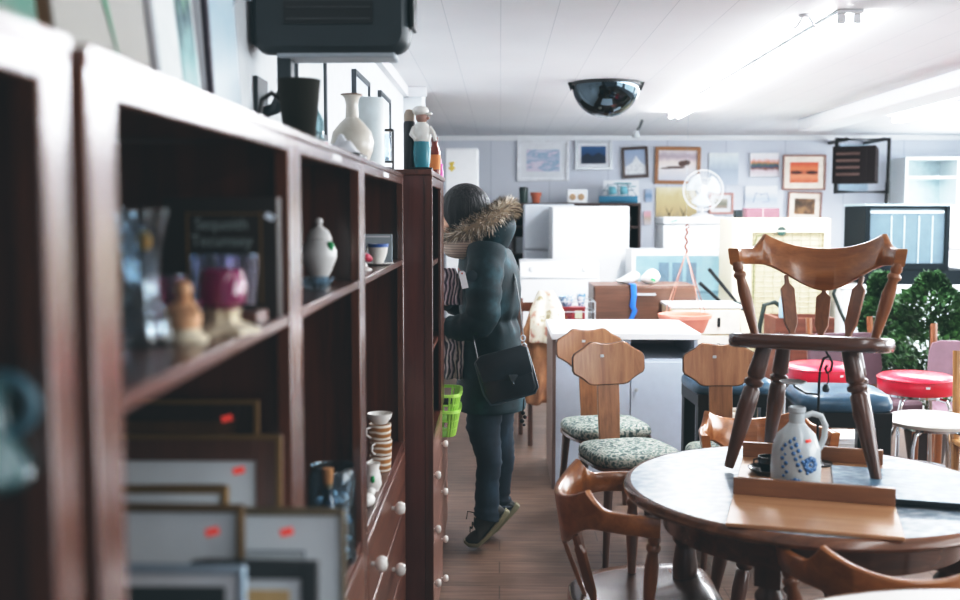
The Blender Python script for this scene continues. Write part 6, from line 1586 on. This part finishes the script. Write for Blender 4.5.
b = MB(); c = BL(513, 374, -.058); b.prism([c + Vector((x, 0, z)) for x, z in ((-.018, .016), (.018, .016), (.018, .008), (.006, -.018), (-.006, -.018), (-.018, .008))], (0, -.008, 0)); b.ell(c + Vector((0, -.008, -.022)), (.007, .006, .009), 10, 8); obj('clasp', b, mat('gunmetal', '5b666c', .25, .8), bt, bevel=.002)
b = MB(); b.tube([BL(525, 345, -.02), BL(522, 325, .05), BL(520, 305, .11), BL(516, 280, .15), BL(508, 258, .2), BL(498, 247, .27)], .011, 8, flat=.25, up=(0, 1, 0)); b.tube([BL(478, 356, -.02), BL(475, 340, .0), BL(472, 330, .02)], .010, 8, flat=.3, up=(0, 1, 0)); obj('strap', b, leather, bt)
b = MB()
for k, (x, y) in enumerate(((524, 342), (523, 334))): b.tube([BL(x, y, -.03) + Vector((.010 * cos(q), 0, .012 * sin(q))) for q in [2 * PI * i / 14 for i in range(14)]], .0025, 6, closed=True)
obj('buckle_ring', b, silver, bt)
b = MB(); b.tube([BL(524, 395, .0), BL(523, 408, .0)], .0025, 6)
for k, (x, y, r) in enumerate(((523, 409, .009), (525, 413, .008), (522, 417, .010), (524, 421, .006))): b.ell(BL(x, y, 0), (r, r * .7, r), 10, 8)
obj('key_charm', b, blackm, bt)

# striped garment on a hanger edge, held in her hands
stm = stripe_mat('garment_stripes', 'd9cbd0', '4a3f4c', 62, 'X', .45, .9, .05, .12)
gt = thing('striped_shirt', 'mauve and white striped shirt held up by the shopper, tag dangling', 'shirt', Q(452, 300, -.12))
GO = Vector(gt.location)
def cloth(x0, x1, y0, y1, dy, amp):
    b = MB()
    def fn(u, v):
        x = x0(v) + (x1(v) - x0(v)) * u
        p = W(x, y0 + (y1 - y0) * v, PY + dy) - GO
        return p + Vector((0, amp * sin(u * 13 + v * 2) * (.4 + .6 * v), 0))
    b.grid(fn, 36, 24); return b
obj('upper_cloth', cloth(lambda v: 441 + 1 * v, lambda v: 455 + 6 * sin(v * 2.2) + 2 * v, 268, 305, -.15, .010), stm, gt, smooth=80, solid=.003)
obj('lower_cloth', cloth(lambda v: 443 + .5 * v, lambda v: 470 - 4 * v * v, 318, 379, -.11, .016), stm, gt, smooth=80, solid=.003)
b = MB(); c = W(463.5, 280, PY - .295) - GO
b.prism([c + RY(-.22) @ Vector((x, 0, z)) for x, z in ((-.014, -.036), (.014, -.036), (.014, .03), (.007, .038), (-.007, .038), (-.014, .03))], (0, .001, 0)); tg = obj('price_tag', b, whitem, gt)
b = MB(); b.tube([c + Vector((-.008, 0, .032)), W(458, 268, PY - .17) - GO], .001, 5); b.lathe([(0, 0), (.0035, 0), (.0035, .002), (0, .002)], c + RY(-.22) @ Vector((0, 0, .028)), 10, RX(PI / 2)); obj('string', b, mat('red_dot', 'b5433c', .6), tg)
# the hair clip loop visible in the hair, trinkets inside the unit are left plain

# ------------------------------------------------------------------ colour management
vs = sc.view_settings
vs.view_transform = 'Standard'
vs.look = 'None'
vs.exposure = 0.12
vs.gamma = 1.0
vs.use_curve_mapping = True
cm = vs.curve_mapping
cm.clip_max_x = 4; cm.clip_max_y = 4
for i, lo in enumerate((.006, .0105, .012)):
    cu = cm.curves[i]
    cu.points[0].location = (0, lo)
    cu.points[1].location = (1, .86)
    cu.points.new(.06, .052 + lo * .5); cu.points.new(.35, .37); cu.points.new(.7, .72); cu.points.new(2.2, .98)
cm.extend = 'HORIZONTAL'
cm.update()
sc.cycles.use_denoising = True
sc.cycles.max_bounces = 8
sc.cycles.transparent_max_bounces = 16
sc.cycles.sample_clamp_indirect = 6
